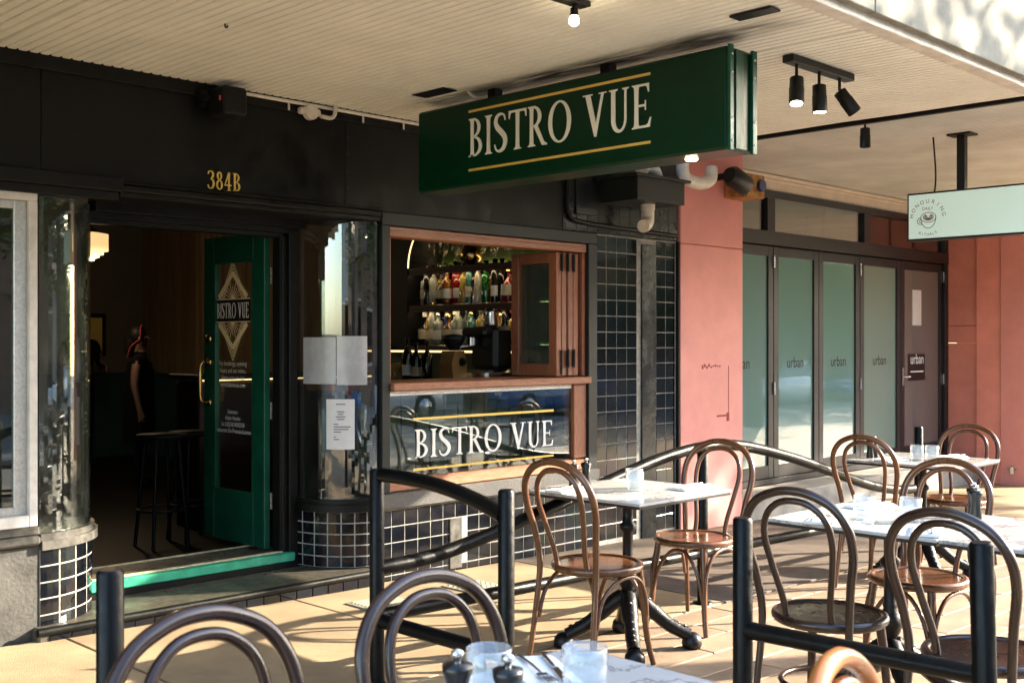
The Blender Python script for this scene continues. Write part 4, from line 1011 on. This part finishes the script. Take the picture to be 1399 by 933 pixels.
# ------------------------------------------------------------------ fittings under the awning
def spot(parent, x, y, ztop, tilt, az, lit, base=True, L=.13):
    """a cylinder spotlight on a short stalk, in world coords"""
    m = MB(); m.tube([(x,y,ztop),(x,y,ztop-.06)], .008, 8); m.build('stalk', 'black_plastic', parent, True)
    d = Vector((math.sin(tilt)*math.cos(az), math.sin(tilt)*math.sin(az), -math.cos(tilt))); p = Vector((x,y,ztop-.065))
    body = MB(); body.tube([p-d*.005, p, p+d*.05, p+d*.052, p+d*L], [.02,.033,.034,.036,.036], 14); b = body.build('head', 'black_plastic', parent, True)
    q = p+d*(L+.001); MB().tube([q-d*.004, q+d*.002], .029, 14).build('lens', 'lamp_glow' if lit else 'black_matt', parent, True)
tk = thing('track_light', 'black track bar with three cylinder spotlights on awning ceiling', 'spotlight', (5.02,-2.53,2.62))
MB().box((4.72,-2.56,2.745),(5.31,-2.50,2.781),.003).build('track', 'black_plastic', tk, True)
spot(tk, 4.80,-2.53,2.745, R(14), R(-150), True); spot(tk, 5.01,-2.53,2.745, R(3), R(0), True); spot(tk, 5.21,-2.53,2.745, R(38), R(-40), False)
tk2 = thing('track_light', 'lit bulb spotlight under a black bar on awning ceiling left of sign', 'spotlight', (3.36,-2.39,2.6))
MB().box((3.20,-2.42,2.760),(3.43,-2.36,2.781),.003).build('track', 'black_plastic', tk2, True)
m = MB(); m.tube([(3.36,-2.39,2.760),(3.36,-2.39,2.748)], .007, 8); m.tube([(3.36,-2.39,2.748),(3.36,-2.39,2.744),(3.36,-2.39,2.714)], [.010,.016,.017], 14); m.build('socket', 'black_plastic', tk2, True)
MB().lathe([(.013,.028),(.018,.018),(.021,.006),(.019,-.006),(.011,-.014),(0,-.016)], (3.36,-2.39,2.690), 16).build('bulb', 'lamp_glow', tk2, True)
s3 = thing('ceiling_spotlight', 'single black cylinder spotlight under the neighbour awning', 'spotlight', (7.25,-1.6,2.75))
MB().lathe([(.045,0),(.045,.03)], (7.25,-1.6,2.955), 14).build('ceiling_plate', 'black_plastic', s3, True); spot(s3, 7.25,-1.6,2.955,R(0),0,False)
# slim vents / plates
vp = MB().box((3.98,-2.90,ZA-.012),(4.06,-2.70,ZA-.002),.003).build('ceiling_plate', 'black_plastic'); tag(vp, 'slim dark plate on the awning ceiling near its outer edge', 'plate')
ck = MB().tube(smooth_path([(2.56,-1.1,ZA+.003),(2.56,-1.1,ZA-.012),(2.568,-1.1,ZA-.016),(2.572,-1.1,ZA-.006)],4), .004, 6).build('ceiling_hook', 'black_plastic'); tag(ck, 'tiny black hook in the awning ceiling above the doorway', 'hook')
# speaker over number
sp = thing('wall_speaker', 'black box speaker mounted at the top of the black fascia', 'speaker', (3.14,-.1,2.6))
MB().box((3.09,-.20,2.605),(3.23,-.03,2.752),.012).build('cabinet', 'black_matt', sp, True)
MB().tube([(3.06,-.03,2.70),(3.06,-.09,2.70)], .02, 10).box((3.045,-.05,2.66),(3.088,-.0,2.74)).build('bracket', 'black_plastic', sp, True)
MB().box((3.0845,-.17,2.675),(3.0895,-.158,2.70)).build('indicator', 'red_dot', sp, True)
# conduit
cd = thing('conduit', 'white conduit pipe along the top of the black fascia with junction box', 'pipe', (3.8,-.03,2.74))
MB().tube([(3.235,-.032,2.765),(4.55,-.032,2.765)], .010, 8).build('pipe', 'pvc', cd, True)
MB().box((3.66,-.062,2.705),(3.80,-.02,2.742),.008).lathe([(.045,-.035),(.045,.0)], (3.735,-.028,2.722), 14, axis='y').build('junction_box', 'pvc', cd, True)
MB().tube(smooth_path([(3.80,-.05,2.708),(3.87,-.05,2.706),(3.90,-.05,2.73),(3.905,-.05,2.782)],5), .012, 8).build('elbow', 'pvc', cd, True)
m = MB()
for x in (3.60,4.12,4.43): m.box((x-.008,-.035,2.715),(x+.008,-.023,2.76),.003)
m.build('clips', 'steel', cd, True)
# black duct box and PVC drains beside the pier
db = MB().box((6.30,-.36,2.43),(6.86,-.003,2.60),.006).box((6.26,-.39,2.595),(6.90,-.003,2.615),.003).build('duct_box', 'charcoal_frame'); tag(db, 'charcoal metal duct box projecting from the pier beside pink pillar', 'duct')
dp = MB().tube(smooth_path([(6.62,-.2,2.43),(6.62,-.2,2.36),(6.61,-.205,2.31),(6.57,-.22,2.275),(6.52,-.235,2.262)],5), .048, 14).tube([(6.62,-.2,2.43),(6.62,-.2,2.39)], .054, 14).build('drain_elbow', 'pvc'); tag(dp, 'white plastic elbow pipe below the charcoal duct box', 'pipe')
dp = MB().tube(smooth_path([(6.52,-.22,2.616),(6.52,-.22,2.66),(6.57,-.22,2.70),(6.66,-.22,2.69),(6.70,-.22,2.65),(6.70,-.22,2.616)],5), .045, 14).build('drain_bend', 'pvc'); tag(dp, 'white plastic pipe bend on top of the charcoal duct box', 'pipe')
dp = MB().tube(smooth_path([(7.02,-.22,2.785),(7.02,-.22,2.72),(7.06,-.22,2.665),(7.18,-.22,2.645),(7.30,-.22,2.655),(7.39,-.22,2.70),(7.42,-.2,2.785)],5), .050, 14).build('drain_bend', 'pvc'); tag(dp, 'white plastic U bend pipe at the top of the pink pillar', 'pipe')
ul = MB().lathe([(0,-.010),(.026,-.008),(.03,0)], (4.27,-2.30,2.260), 16).build('downlight', 'lamp_glow_soft'); tag(ul, 'small lit round downlight under the green hanging sign', 'spotlight')
cm = thing('floodlight', 'black tilted floodlight at the top of the pink pillar', 'floodlight', (7.75,-.2,2.70))
MB().tube([(7.55,-.28,2.74),(7.60,-.28,2.73),(7.82,-.24,2.69)], [.06,.085,.085], 16).build('head', 'black_plastic', cm, True); MB().box((7.68,-.24,2.73),(7.72,-.018,2.78)).build('arm', 'black_plastic', cm, True)
rbx = thing('junction_box', 'rusty box with dark blue plug beside the black floodlight', 'junction box', (8.0,-.2,2.62))
MB().box((7.86,-.25,2.60),(8.12,-.02,2.79),.01).build('box', 'rust', rbx, True); MB().lathe([(.05,-.03),(.05,.0)], (8.04,-.252,2.70), 14, axis='y').build('plug', 'blue_plastic', rbx, True)

# ------------------------------------------------------------------ barriers
def barrier(label, posts, rails, base):
    t = thing('pipe_barrier', label, 'barrier', base, 0, 'black pipe barriers round the outdoor tables')
    for (x, y, h, lx, ly) in posts:
        z = g(x); p = MB().tube([(x,y,z),(x+lx*.98,y+ly*.98,z+h-.008),(x+lx,y+ly,z+h)], [.031,.031,.026], 14); p.build('post', 'pipe_black', t, True)
        MB().lathe([(.055,0),(.055,.008),(.035,.014)], (x,y,z), 14).build('base_plate', 'pipe_black', t, True)
    for pts, r_ in rails: MB().tube(smooth_path(pts, 6), r_, 12).build('rail', 'pipe_black', t, True)
    return t
PX = 2.95
bz = g(PX)
barrier('black pipe barrier with long arched rail between the tables and the shops', [(PX,-1.65,.90,0,0),(5.27,-1.65,.90,0,0),(7.96,-1.65,.90,0,0)],
    [([(PX,-1.65,.47),(3.3,-1.65,.485),(3.75,-1.65,.56),(4.385,-1.65,.69),(4.87,-1.65,.785),(5.27,-1.65,.825),(5.64,-1.65,.81),(6.2,-1.65,.70),(6.74,-1.65,.56),(7.2,-1.65,.44),(7.6,-1.65,.37),(7.96,-1.65,.345)], .032),
     ([(PX,-1.65,bz+.285),(4.2,-1.65,g(4.2)+.285),(5.27,-1.65,g(5.27)+.285),(6.6,-1.65,g(6.6)+.285),(7.96,-1.65,g(7.96)+.285)], .030)], (PX,-1.65,bz))
barrier('short black pipe barrier with drooping top rail at the corner post', [(PX,-2.42,.885,0,0)],
    [([(PX,-1.683,.865),(PX,-1.9,.862),(PX,-2.1,.845),(PX,-2.28,.81),(PX,-2.40,.775)], .030), ([(PX,-1.683,bz+.27),(PX,-2.0,bz+.27),(PX,-2.40,bz+.27)], .030)], (PX,-2.42,bz))
barrier('short black pipe barrier beside the chairs at the long table, one post leaning', [(PX+.03,-3.43,.89,0,0),(PX+.03,-4.19,.91,-.02,.015)],
    [([(PX+.03,-3.45,bz+.545),(PX+.03,-3.8,bz+.55),(PX+.03,-4.17,bz+.555)], .028)], (PX+.03,-3.43,bz))
barrier('lone black pipe barrier post behind the front chair', [(1.17,-2.94,.885,0,0),(1.17,-4.6,.885,0,0)], [([(1.17,-4.3,g(1.17)+.25),(1.17,-4.45,g(1.17)+.25),(1.17,-4.6,g(1.17)+.25)], .028)], (1.17,-2.94,g(1.17)))

# ------------------------------------------------------------------ bentwood chairs
def mirror_path(half): return half+[(x,-y,z) for x,y,z in half[::-1][1:]]
def make_chair(kind, wood_, seat_m, label):
    t = thing('bentwood_chair', label, 'chair', (0,0,0), 0, 'bentwood cafe chairs')
    half = [(-.255,.185,0),(-.222,.172,.24),(-.198,.165,.46),(-.215,.178,.60),(-.242,.200,.72),(-.266,.192,.815),(-.283,.145,.885),(-.292,.07,.922),(-.294,0,.932)]
    pth = smooth_path(mirror_path(half), 5); n = len(pth)
    MB().tube(pth, [.0115+.0045*min(1, min(i, n-1-i)/(n*.22)) for i in range(n)], 10).build('back_hoop', wood_, t)
    half = [(-.165,.088,.455),(-.185,.090,.53),(-.222,.115,.66),(-.250,.128,.755),(-.268,.112,.835),(-.279,.062,.883),(-.283,0,.896)]
    MB().tube(smooth_path(mirror_path(half), 5), .0125, 8).build('inner_hoop', wood_, t)
    se = MB().lathe([(.150,.428),(.196,.430),(.207,.440),(.209,.452),(.204,.463),(.192,.466),(.182,.462),(.178,.458)], (0,0,0), 32)
    seat = se.build('seat_rim', wood_, t)
    MB().lathe([(.0,.449),(.09,.450),(.165,.456),(.1785,.4585),(.1785,.440),(.0,.437)], (0,0,0), 32).build('seat_panel', seat_m, t)
    for s_ in (1,-1):
        MB().tube(smooth_path([(.135,.130*s_,.432),(.150,.142*s_,.30),(.165,.155*s_,.12),(.185,.175*s_,0)],4), [.0175,.0175,.0175,.017,.017,.0165,.016,.0155,.015,.014,.0135,.013,.0125], 9).build('leg', wood_, t)
    if kind == 'arch':
        for s_ in (1,-1):
            MB().tube(smooth_path([(.163,.155*s_,.18),(.150,.158*s_,.30),(.10,.165*s_,.385),(.02,.172*s_,.415),(-.08,.172*s_,.40),(-.165,.168*s_,.33),(-.20,.170*s_,.22)],5), .0095, 8).build('side_brace', wood_, t)
        MB().tube(smooth_path([(.168,.150,.16),(.165,.11,.31),(.155,.05,.395),(.15,0,.41),(.155,-.05,.395),(.165,-.11,.31),(.168,-.150,.16)],5), .0095, 8).build('front_brace', wood_, t)
    else:
        MB().tube([(.165*math.cos(R(15*k))-.02,.165*math.sin(R(15*k)),.215) for k in range(24)], .0105, 8, closed=True).build('ring_stretcher', wood_, t)
    return t
chA = make_chair('arch', 'bentwood', 'seat_wood', 'brown bentwood chair on the barrier side of the small table with shiny round seat')
chR = make_chair('ring', 'bentwood_dark', 'seat_wood', 'dark bentwood chair at the long table nearest its corner post')
def setc(o, x, y, rz): o.location = (x, y, g(x)); o.rotation_euler.z = R(rz)
setc(chA, 3.86, -2.08, 0)
dup(chA, (4.80,-1.93,g(4.80)), R(186), 'brown bentwood chair on the far side of the small table, back to the pink pillar')
setc(chR, 3.74, -3.30, 4)
dup(chR, (3.62,-3.93,g(3.62)), R(-4), 'dark bentwood chair at the long table partly hidden by the leaning post')
dup(chA, (4.66,-3.20,g(4.66)), R(178), 'brown bentwood chair across the long table with sunlit orange seat')
dup(chA, (6.52,-2.10,g(6.52)), R(2), 'brown bentwood chair on the left of the far square table by the arched rail')
dup(chA, (7.50,-2.12,g(7.50)), R(184), 'brown bentwood chair behind the far square table, before the pink wall')
dup(chR, (1.03,-3.87,g(1.03)), R(-88), 'dark bentwood chair at the front marble table beside the lone post')
dup(chR, (1.54,-3.875,g(1.54)), R(-90), 'dark bentwood chair at the front marble table beside the corner barrier')
for o in C.objects:
    if o.get('label','').startswith('dark bentwood chair at the front'): o.scale = (.94,.94,.985)
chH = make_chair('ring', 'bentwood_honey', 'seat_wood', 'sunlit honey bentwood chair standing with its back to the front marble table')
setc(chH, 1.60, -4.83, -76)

# ------------------------------------------------------------------ tables
def make_table(label):
    t = thing('cafe_table', label, 'table', (0,0,0), 0, 'square marble cafe tables')
    top = MB().box((-.35,-.35,.738),(.35,.35,.752),.003).build('table_top', 'marble', t)
    MB().box((-.347,-.347,.726),(.347,.347,.7375),.002).build('edge_band', 'table_edge', t)
    MB().lathe([(.028,.18),(.045,.20),(.05,.225),(.03,.245),(.024,.27),(.040,.30),(.052,.335),(.040,.37),(.026,.39),(.030,.405),(.025,.415),(.025,.55),(.040,.565),(.040,.585),(.025,.60),(.025,.69),(.06,.722),(.06,.7255)], (0,0,0), 14).build('column', 'cast_iron', t)
    for k in range(4):
        a = R(45+90*k); c, s_ = math.cos(a), math.sin(a)
        pts = [(.02,.245),(.07,.215),(.13,.165),(.19,.115),(.25,.08),(.29,.06)]
        m = MB().tube(smooth_path([(c*p,s_*p,z) for p,z in pts],4), [.040]*4+[.038]*5+[.034]*6+[.032]*6, 8)
        m.lathe([(0,.0),(.042,.0),(.050,.02),(.045,.05),(.025,.07),(0,.075)], (c*.305,s_*.305,0), 10)
        for q, (p,z) in enumerate([(.10,.232),(.135,.198),(.17,.163),(.205,.137),(.24,.117),(.27,.103)]): m.lathe([(0,-.012),(.016,0),(0,.010)], (c*p,s_*p,z), 6)
        m.build('foot', 'cast_iron', t)
    return t
tb = make_table('small square marble table with two glasses beside the arched rail, between two chairs')
tb.location = (4.20,-1.98,g(4.2))
tables = {'mid': tb}
tables['long'] = dup(tb, (4.27,-3.27,g(4.27)), 0, 'marble table of the long pair, at its end beside the small table')
tables['long2'] = dup(tb, (4.27,-3.975,g(4.27)), 0, 'marble table of the long pair, at its end toward the street')
tables['far'] = dup(tb, (6.98,-2.14,g(6.98)), 0, 'far square marble table with two glasses in front of the glass doors')
tables['front'] = dup(tb, (1.47,-4.12,g(1.47)), 0, 'front square marble table between the two dark chairs and the honey chair')
# tumblers
def tumbler_mesh():
    n = 40; prof = [(.0,0),(.034,.0),(.036,.004),(.037,.02),(.0405,.02),(.042,.05),(.043,.092),(.041,.093),(.039,.05),(.033,.016),(0,.014)]
    mb = MB(); mb.lathe(prof, seg=n)
    for i, v in enumerate(mb.v):
        r_ = i//n; k = i % n
        if 3 < r_ < 7 and k % 2: mb.v[i] = (v[0]*.965, v[1]*.965, v[2])
    return mb.mesh('tumbler', 'tumbler')
tm = tumbler_mesh(); water = MB().lathe([(0,.0165),(.0325,.0185),(.0375,.045),(.0,.0452)], seg=20).mesh('water', 'glass')
def tumbler(x, y, tname, label):
    T = tables[tname].location; o = link('tumbler', tm); o.location = (T.x+x, T.y+y, T.z+.7525); tag(o, label, 'glass', 'ribbed water tumblers')
tumbler(-.02,-.06,'mid','ribbed glass tumbler in front of its twin on the small table by the arched rail')
tumbler(.06,.01,'mid','ribbed glass tumbler behind its twin on the small table by the arched rail')
tumbler(-.10,.06,'long','ribbed glass tumbler near the napkin end of the long table')
tumbler(-.03,-.10,'long','ribbed glass tumbler beside the pepper mills on the long table')
tumbler(.02,-.02,'long2','ribbed glass tumbler on the street end table of the long pair')
tumbler(-.04,.02,'far','ribbed glass tumbler, the left of two on the far table')
tumbler(.0,-.06,'far','ribbed glass tumbler, the right of two on the far table')
tumbler(-.03,.22,'front','ribbed glass tumbler beside the black mills on the front table')
tumbler(.10,.10,'front','ribbed glass tumbler beside the napkins on the front table')
# mills
ml = MB().lathe([(.024,0),(.025,.01),(.019,.05),(.020,.085),(.026,.10),(.026,.112),(.010,.116)], seg=14).mesh('mill', 'mill_black'); mk_ = MB().lathe([(.006,.116),(.006,.122),(.011,.127),(.010,.135),(0,.139)], seg=10).mesh('knob', 'steel')
def mill(x, y, tname, label):
    T = tables[tname].location; o = link('pepper_mill', ml); o.location = (T.x+x, T.y+y, T.z+.7525); tag(o, label, 'pepper mill', 'salt and pepper mills'); link('knob', mk_, o)
for nm, pts, w_ in (('mid',((-.14,.22),(-.05,.22)),'small table by the arched rail'),('long',((.20,-.26),(.27,-.22)),'long table'),('far',((-.16,.28),(-.10,.28)),'far table'),('front',((-.19,.13),(-.15,.05)),'front table')):
    mill(*pts[0], nm, f'steel knobbed black mill, first of the pair on the {w_}'); mill(*pts[1], nm, f'steel knobbed black mill, second of the pair on the {w_}')
# napkins with forks and knives
npm = MB(); nx = [(-.055,-.11),(.055,-.11),(.055,.11),(-.055,.11)]
for k in range(3):
    o_ = .004*k; npm.add([(x*(1-.04*k)+.003*k, y*(1-.03*k), .001+.0035*k+(.0015 if i % 2 else 0)) for i,(x,y) in enumerate(nx)]+[(x*(1-.04*k)+.003*k, y*(1-.03*k), .004+.0035*k+(.002 if i % 2 else 0)) for i,(x,y) in enumerate(nx)], [(0,3,2,1),(4,5,6,7),(0,1,5,4),(1,2,6,5),(2,3,7,6),(3,0,4,7)])
npm = npm.mesh('napkin', 'napkin')
fk = MB(); fk.tube([(0,-.10,.002),(0,-.02,.005),(0,.03,.003)], [.0045,.003,.003], 6); fk.box((-.011,.03,.001),(.011,.05,.004),.001)
for q in range(4): fk.tube([(-.0095+q*.0063,.05,.0025),(-.0095+q*.0063,.072,.005),(-.0095+q*.0063,.098,.006)], .0017, 5)
fk = fk.mesh('fork', 'steel')
kf = MB(); kf.tube([(0,-.10,.003),(0,.0,.003)], .0045, 6); kf.box((-.008,.0,.002),(.006,.11,.0042),.001); kf = kf.mesh('knife', 'steel')
def setting(x, y, rz, tname, where):
    T = tables[tname].location; p = Vector((T.x+x, T.y+y, T.z+.7525))
    o = link('napkin', npm); o.location = p; o.rotation_euler.z = R(rz); tag(o, f'folded white napkin {where}', 'napkin', 'folded napkins')
    d = Vector((math.cos(R(rz)), math.sin(R(rz)),0))
    o = link('fork', fk); o.location = p+d*.018+Vector((0,0,.0135)); o.rotation_euler.z = R(rz+4); tag(o, f'steel fork on the napkin {where}', 'fork', 'forks')
    o = link('knife', kf); o.location = p-d*.02+Vector((0,0,.0135)); o.rotation_euler.z = R(rz-3); tag(o, f'steel knife on the napkin {where}', 'knife', 'knives')
setting(-.25,.15,90,'mid','before the barrier side chair of the small table')
setting(.24,-.20,84,'mid','before the pink pillar side chair of the small table')
setting(-.26,.15,-70,'long','at the free end of the long table')
setting(-.24,-.26,-68,'long','beside the mills on the long table')
setting(.22,.20,80,'long','across the long table under the sunlit chair')
setting(-.22,.02,-80,'long2','at the leaning post chair of the long table')
setting(-.22,.10,80,'far','on the left of the far table')
setting(.20,-.1,80,'far','on the right of the far table')
setting(.14,.24,150,'front','beside the tumblers on the front table')

# ------------------------------------------------------------------ street behind: trees, cars, houses (lit and mirrored in the glass)
def tree(x, y, h, rad, nl, label, lm, zlow, seed, lsz=1):
    rnd = random.Random(seed); t = thing('street_tree', label, 'tree', (x,y,g(x)-.05), 0, 'street trees')
    tr = MB(); top = Vector((rnd.uniform(-.3,.3), rnd.uniform(-.3,.3), h*.62))
    tr.tube(smooth_path([(0,0,0),(.05,.03,zlow*.5),(top.x*.5,top.y*.5,zlow),(top.x,top.y,top.z)],5), [.20-.009*i for i in range(16)], 10)
    cl = []
    for k in range(9):
        a = rnd.uniform(0,6.28); el = rnd.uniform(.1,.9); L = rad*rnd.uniform(.55,.95); st = Vector((top.x*.7,top.y*.7,zlow+(h*.62-zlow)*rnd.random()))
        e = st+Vector((math.cos(a)*L, math.sin(a)*L, L*el)); tr.tube([st, (st+e)/2+Vector((0,0,.1*L)), e], [.06,.04,.015], 6); cl += [e, (st+e)/2+Vector((0,0,.3))]
    tr.build('trunk', 'bark', t)
    for k in range(12): cl.append(Vector((rnd.gauss(0,rad*.45), rnd.gauss(0,rad*.45), zlow+.5+rnd.random()*(h-zlow-.6))))
    vs = []; fs = []
    for i in range(nl):
        c = rnd.choice(cl); p = c+Vector((rnd.gauss(0,.36),rnd.gauss(0,.36),rnd.gauss(0,.30)))*rad*.5
        if p.z < zlow-.3: continue
        u = Vector((rnd.gauss(0,1),rnd.gauss(0,1),rnd.gauss(0,1))).normalized(); v = u.orthogonal().normalized(); s_ = rnd.uniform(.05,.10)*lsz
        b = len(vs); vs += [p-u*s_, p+v*s_*.55, p+u*s_, p-v*s_*.55]; fs.append((b,b+1,b+2,b+3))
    m = MB(); m.v = [tuple(q) for q in vs]; m.f = fs; m.sm = [False]*len(fs); m.mi = [0]*len(fs); m.build('crown', lm, t)
tree(11.6,-6.95,8.0,1.6,560,'tall street tree at the kerb past the mint sign, dappling the awning','leaf',5.4,1,1.35)
tree(6.8,-6.9,5.4,.95,4500,'small dense unseen tree added in the kerb bay to shade the front table','leaf',2.55,5)  # unseen tree put in to shade the front table and chairs
tree(20.2,-6.9,7.6,1.45,3000,'street tree further along the same kerb, shading the pink pillar','leaf_yellow',4.4,2)
tree(-1.5,-8.6,7.0,2.8,7000,'street tree mirrored in the curved left corner glass','leaf',2.6,3)
for i, (x, y) in enumerate(((-9,-17.4),(0,-17.6),(7.5,-17.3),(15,-17.6),(23,-17.4),(30,-17.5),(35,-17.4),(39.5,-17.2),(44,-17.6),(48.5,-17.3),(53,-17.5),(58,-17.2),(64,-17.4),(71,-17.3))):
    tree(x, y, 7.8, 3.6, 6500 if x < 28 else 9000, 'leafy street tree in the row on the opposite footpath', ('leaf','leaf_yellow')[i % 2], 2.2 if x < 28 else 1.1, 10+i)
def car(x, y, paint, label, rz=0):
    t = thing('parked_car', label, 'car', (x,y,g(x)-.148), rz, 'cars parked in the street')
    secs = [(-2.1,.35,.62,.70),(-2.0,.25,.82,.80),(-1.5,.22,.92,.86),(-.6,.2,.95,.88),(.6,.2,.93,.88),(1.4,.22,.84,.86),(2.0,.27,.70,.78),(2.12,.36,.58,.66)]
    m = MB(); vs = []; n = 8
    for (sx_, z0, z1, hw_) in secs:
        vs += [(sx_,-hw_*.94,z0),(sx_,hw_*.94,z0),(sx_,hw_,z0+.15),(sx_,hw_,z1-.12),(sx_,hw_*.9,z1),(sx_,-hw_*.9,z1),(sx_,-hw_,z1-.12),(sx_,-hw_,z0+.15)]
    fs = [(i*n+k, i*n+(k+1) % n, (i+1)*n+(k+1) % n, (i+1)*n+k) for i in range(len(secs)-1) for k in range(n)]+[tuple(range(n))[::-1], tuple(range(len(vs)-n, len(vs)))]
    m.add(vs, fs, True); m.build('body', paint, t)
    cab = [(-1.65,.90,.78),(-1.15,1.38,.62),(.35,1.42,.62),(1.15,.88,.78)]
    vs = []
    for sx_, z, hw_ in cab: vs += [(sx_,-hw_,z),(sx_,hw_,z)]
    vs += [(-1.65,-.78,.85),(-1.65,.78,.85),(1.15,.78,.84),(1.15,-.78,.84)]
    m = MB().add(vs, [(0,1,3,2),(4,5,7,6),(0,2,4,6),(1,7,5,3),(0,8,9,1),(6,7,10,11),(0,6,11,8),(1,9,10,7)]); m.build('windows', 'car_glass', t)
    m = MB(); m.box((-1.15,-.61,1.375),(.36,.61,1.435),.02); m.build('roof', paint, t)
    for wx in (-1.3,1.3):
        for s_ in (1,-1):
            wv = MB().lathe([(.2,-.10),(.31,-.10),(.325,-.06),(.325,.06),(.31,.10),(.2,.10)], (wx,.78*s_,.325), 20, axis='y').build('wheel', 'tyre', t)
            MB().lathe([(0,-.11),(.19,-.10),(.2,.10),(0,.11)], (wx,.78*s_,.325), 16, axis='y').build('rim', 'steel', wv)
    for s_ in (1,-1):
        MB().box((2.0,.45*s_,.56),(2.11,.66*s_,.67),.02).build('headlight', 'white_paint', t); MB().box((-2.1,.45*s_,.62),(-2.0,.68*s_,.74),.02).build('tail_light', 'car_red', t)
car(1.0,-7.5,'car_blue','blue hatchback parked at the near kerb behind the viewer')
car(15.5,-15.0,'car_white','white car parked across the street under the trees', math.pi)
car(21.5,-15.0,'car_blue','blue car parked across the street in front of the brick house', math.pi)
car(-6,-15.0,'car_red','red car parked across the street toward the left', math.pi)
car(34,-15.0,'car_white','white car parked furthest along across the street', math.pi)
car(40,-15.0,'car_blue','blue car parked across the street before the long brick building', math.pi)
car(46,-15.0,'car_white','second white car before the long brick building', math.pi)
def house(x0, x1, h, wall, label, nwin):
    t = thing('house', label, 'building', ((x0+x1)/2,-22,g(x0)-.3), 0, 'buildings across the street')
    w_ = x1-x0; MB().box((-w_/2,-4,0),(w_/2,2,h)).build('wall', wall, t)
    MB().prism([(-4.4,h),(2.4,h),(-1,h+1.9)], (-w_/2-.2,0,0), (0,1,0), (0,0,1), (1,0,0), w_+.4).build('roof', 'roof_far', t)
    for k in range(nwin):
        x = -w_/2+(k+.5)*w_/nwin
        for z in ((1.2,) if h < 4 else (1.2,4.0)):
            f = MB().box((x-.6,2.0,z),(x+.6,2.05,z+1.4),.01).build('window', 'white_paint', t); MB().box((x-.52,2.052,z+.08),(x+.52,2.06,z+1.32)).build('pane', 'car_glass', f)
    MB().box((-.45,2.0,.3),(.45,2.06,2.4),.01).build('door', 'timber_dark', t)
house(-22,-8,6.2,'render_far','cream rendered two storey building across the street',5)
house(-7,5,3.6,'brick_far','low brick house across the street opposite the door',3)
house(6.5,20,6.0,'brick_far','brick two storey building across the street',5)
house(22,36,3.8,'render_far','low cream house across the street',3)
house(38,52,5.8,'brick_far','long brick building across the street behind the thick trees',5)
house(54,72,5.0,'render_far','pale building far along the opposite side',5)
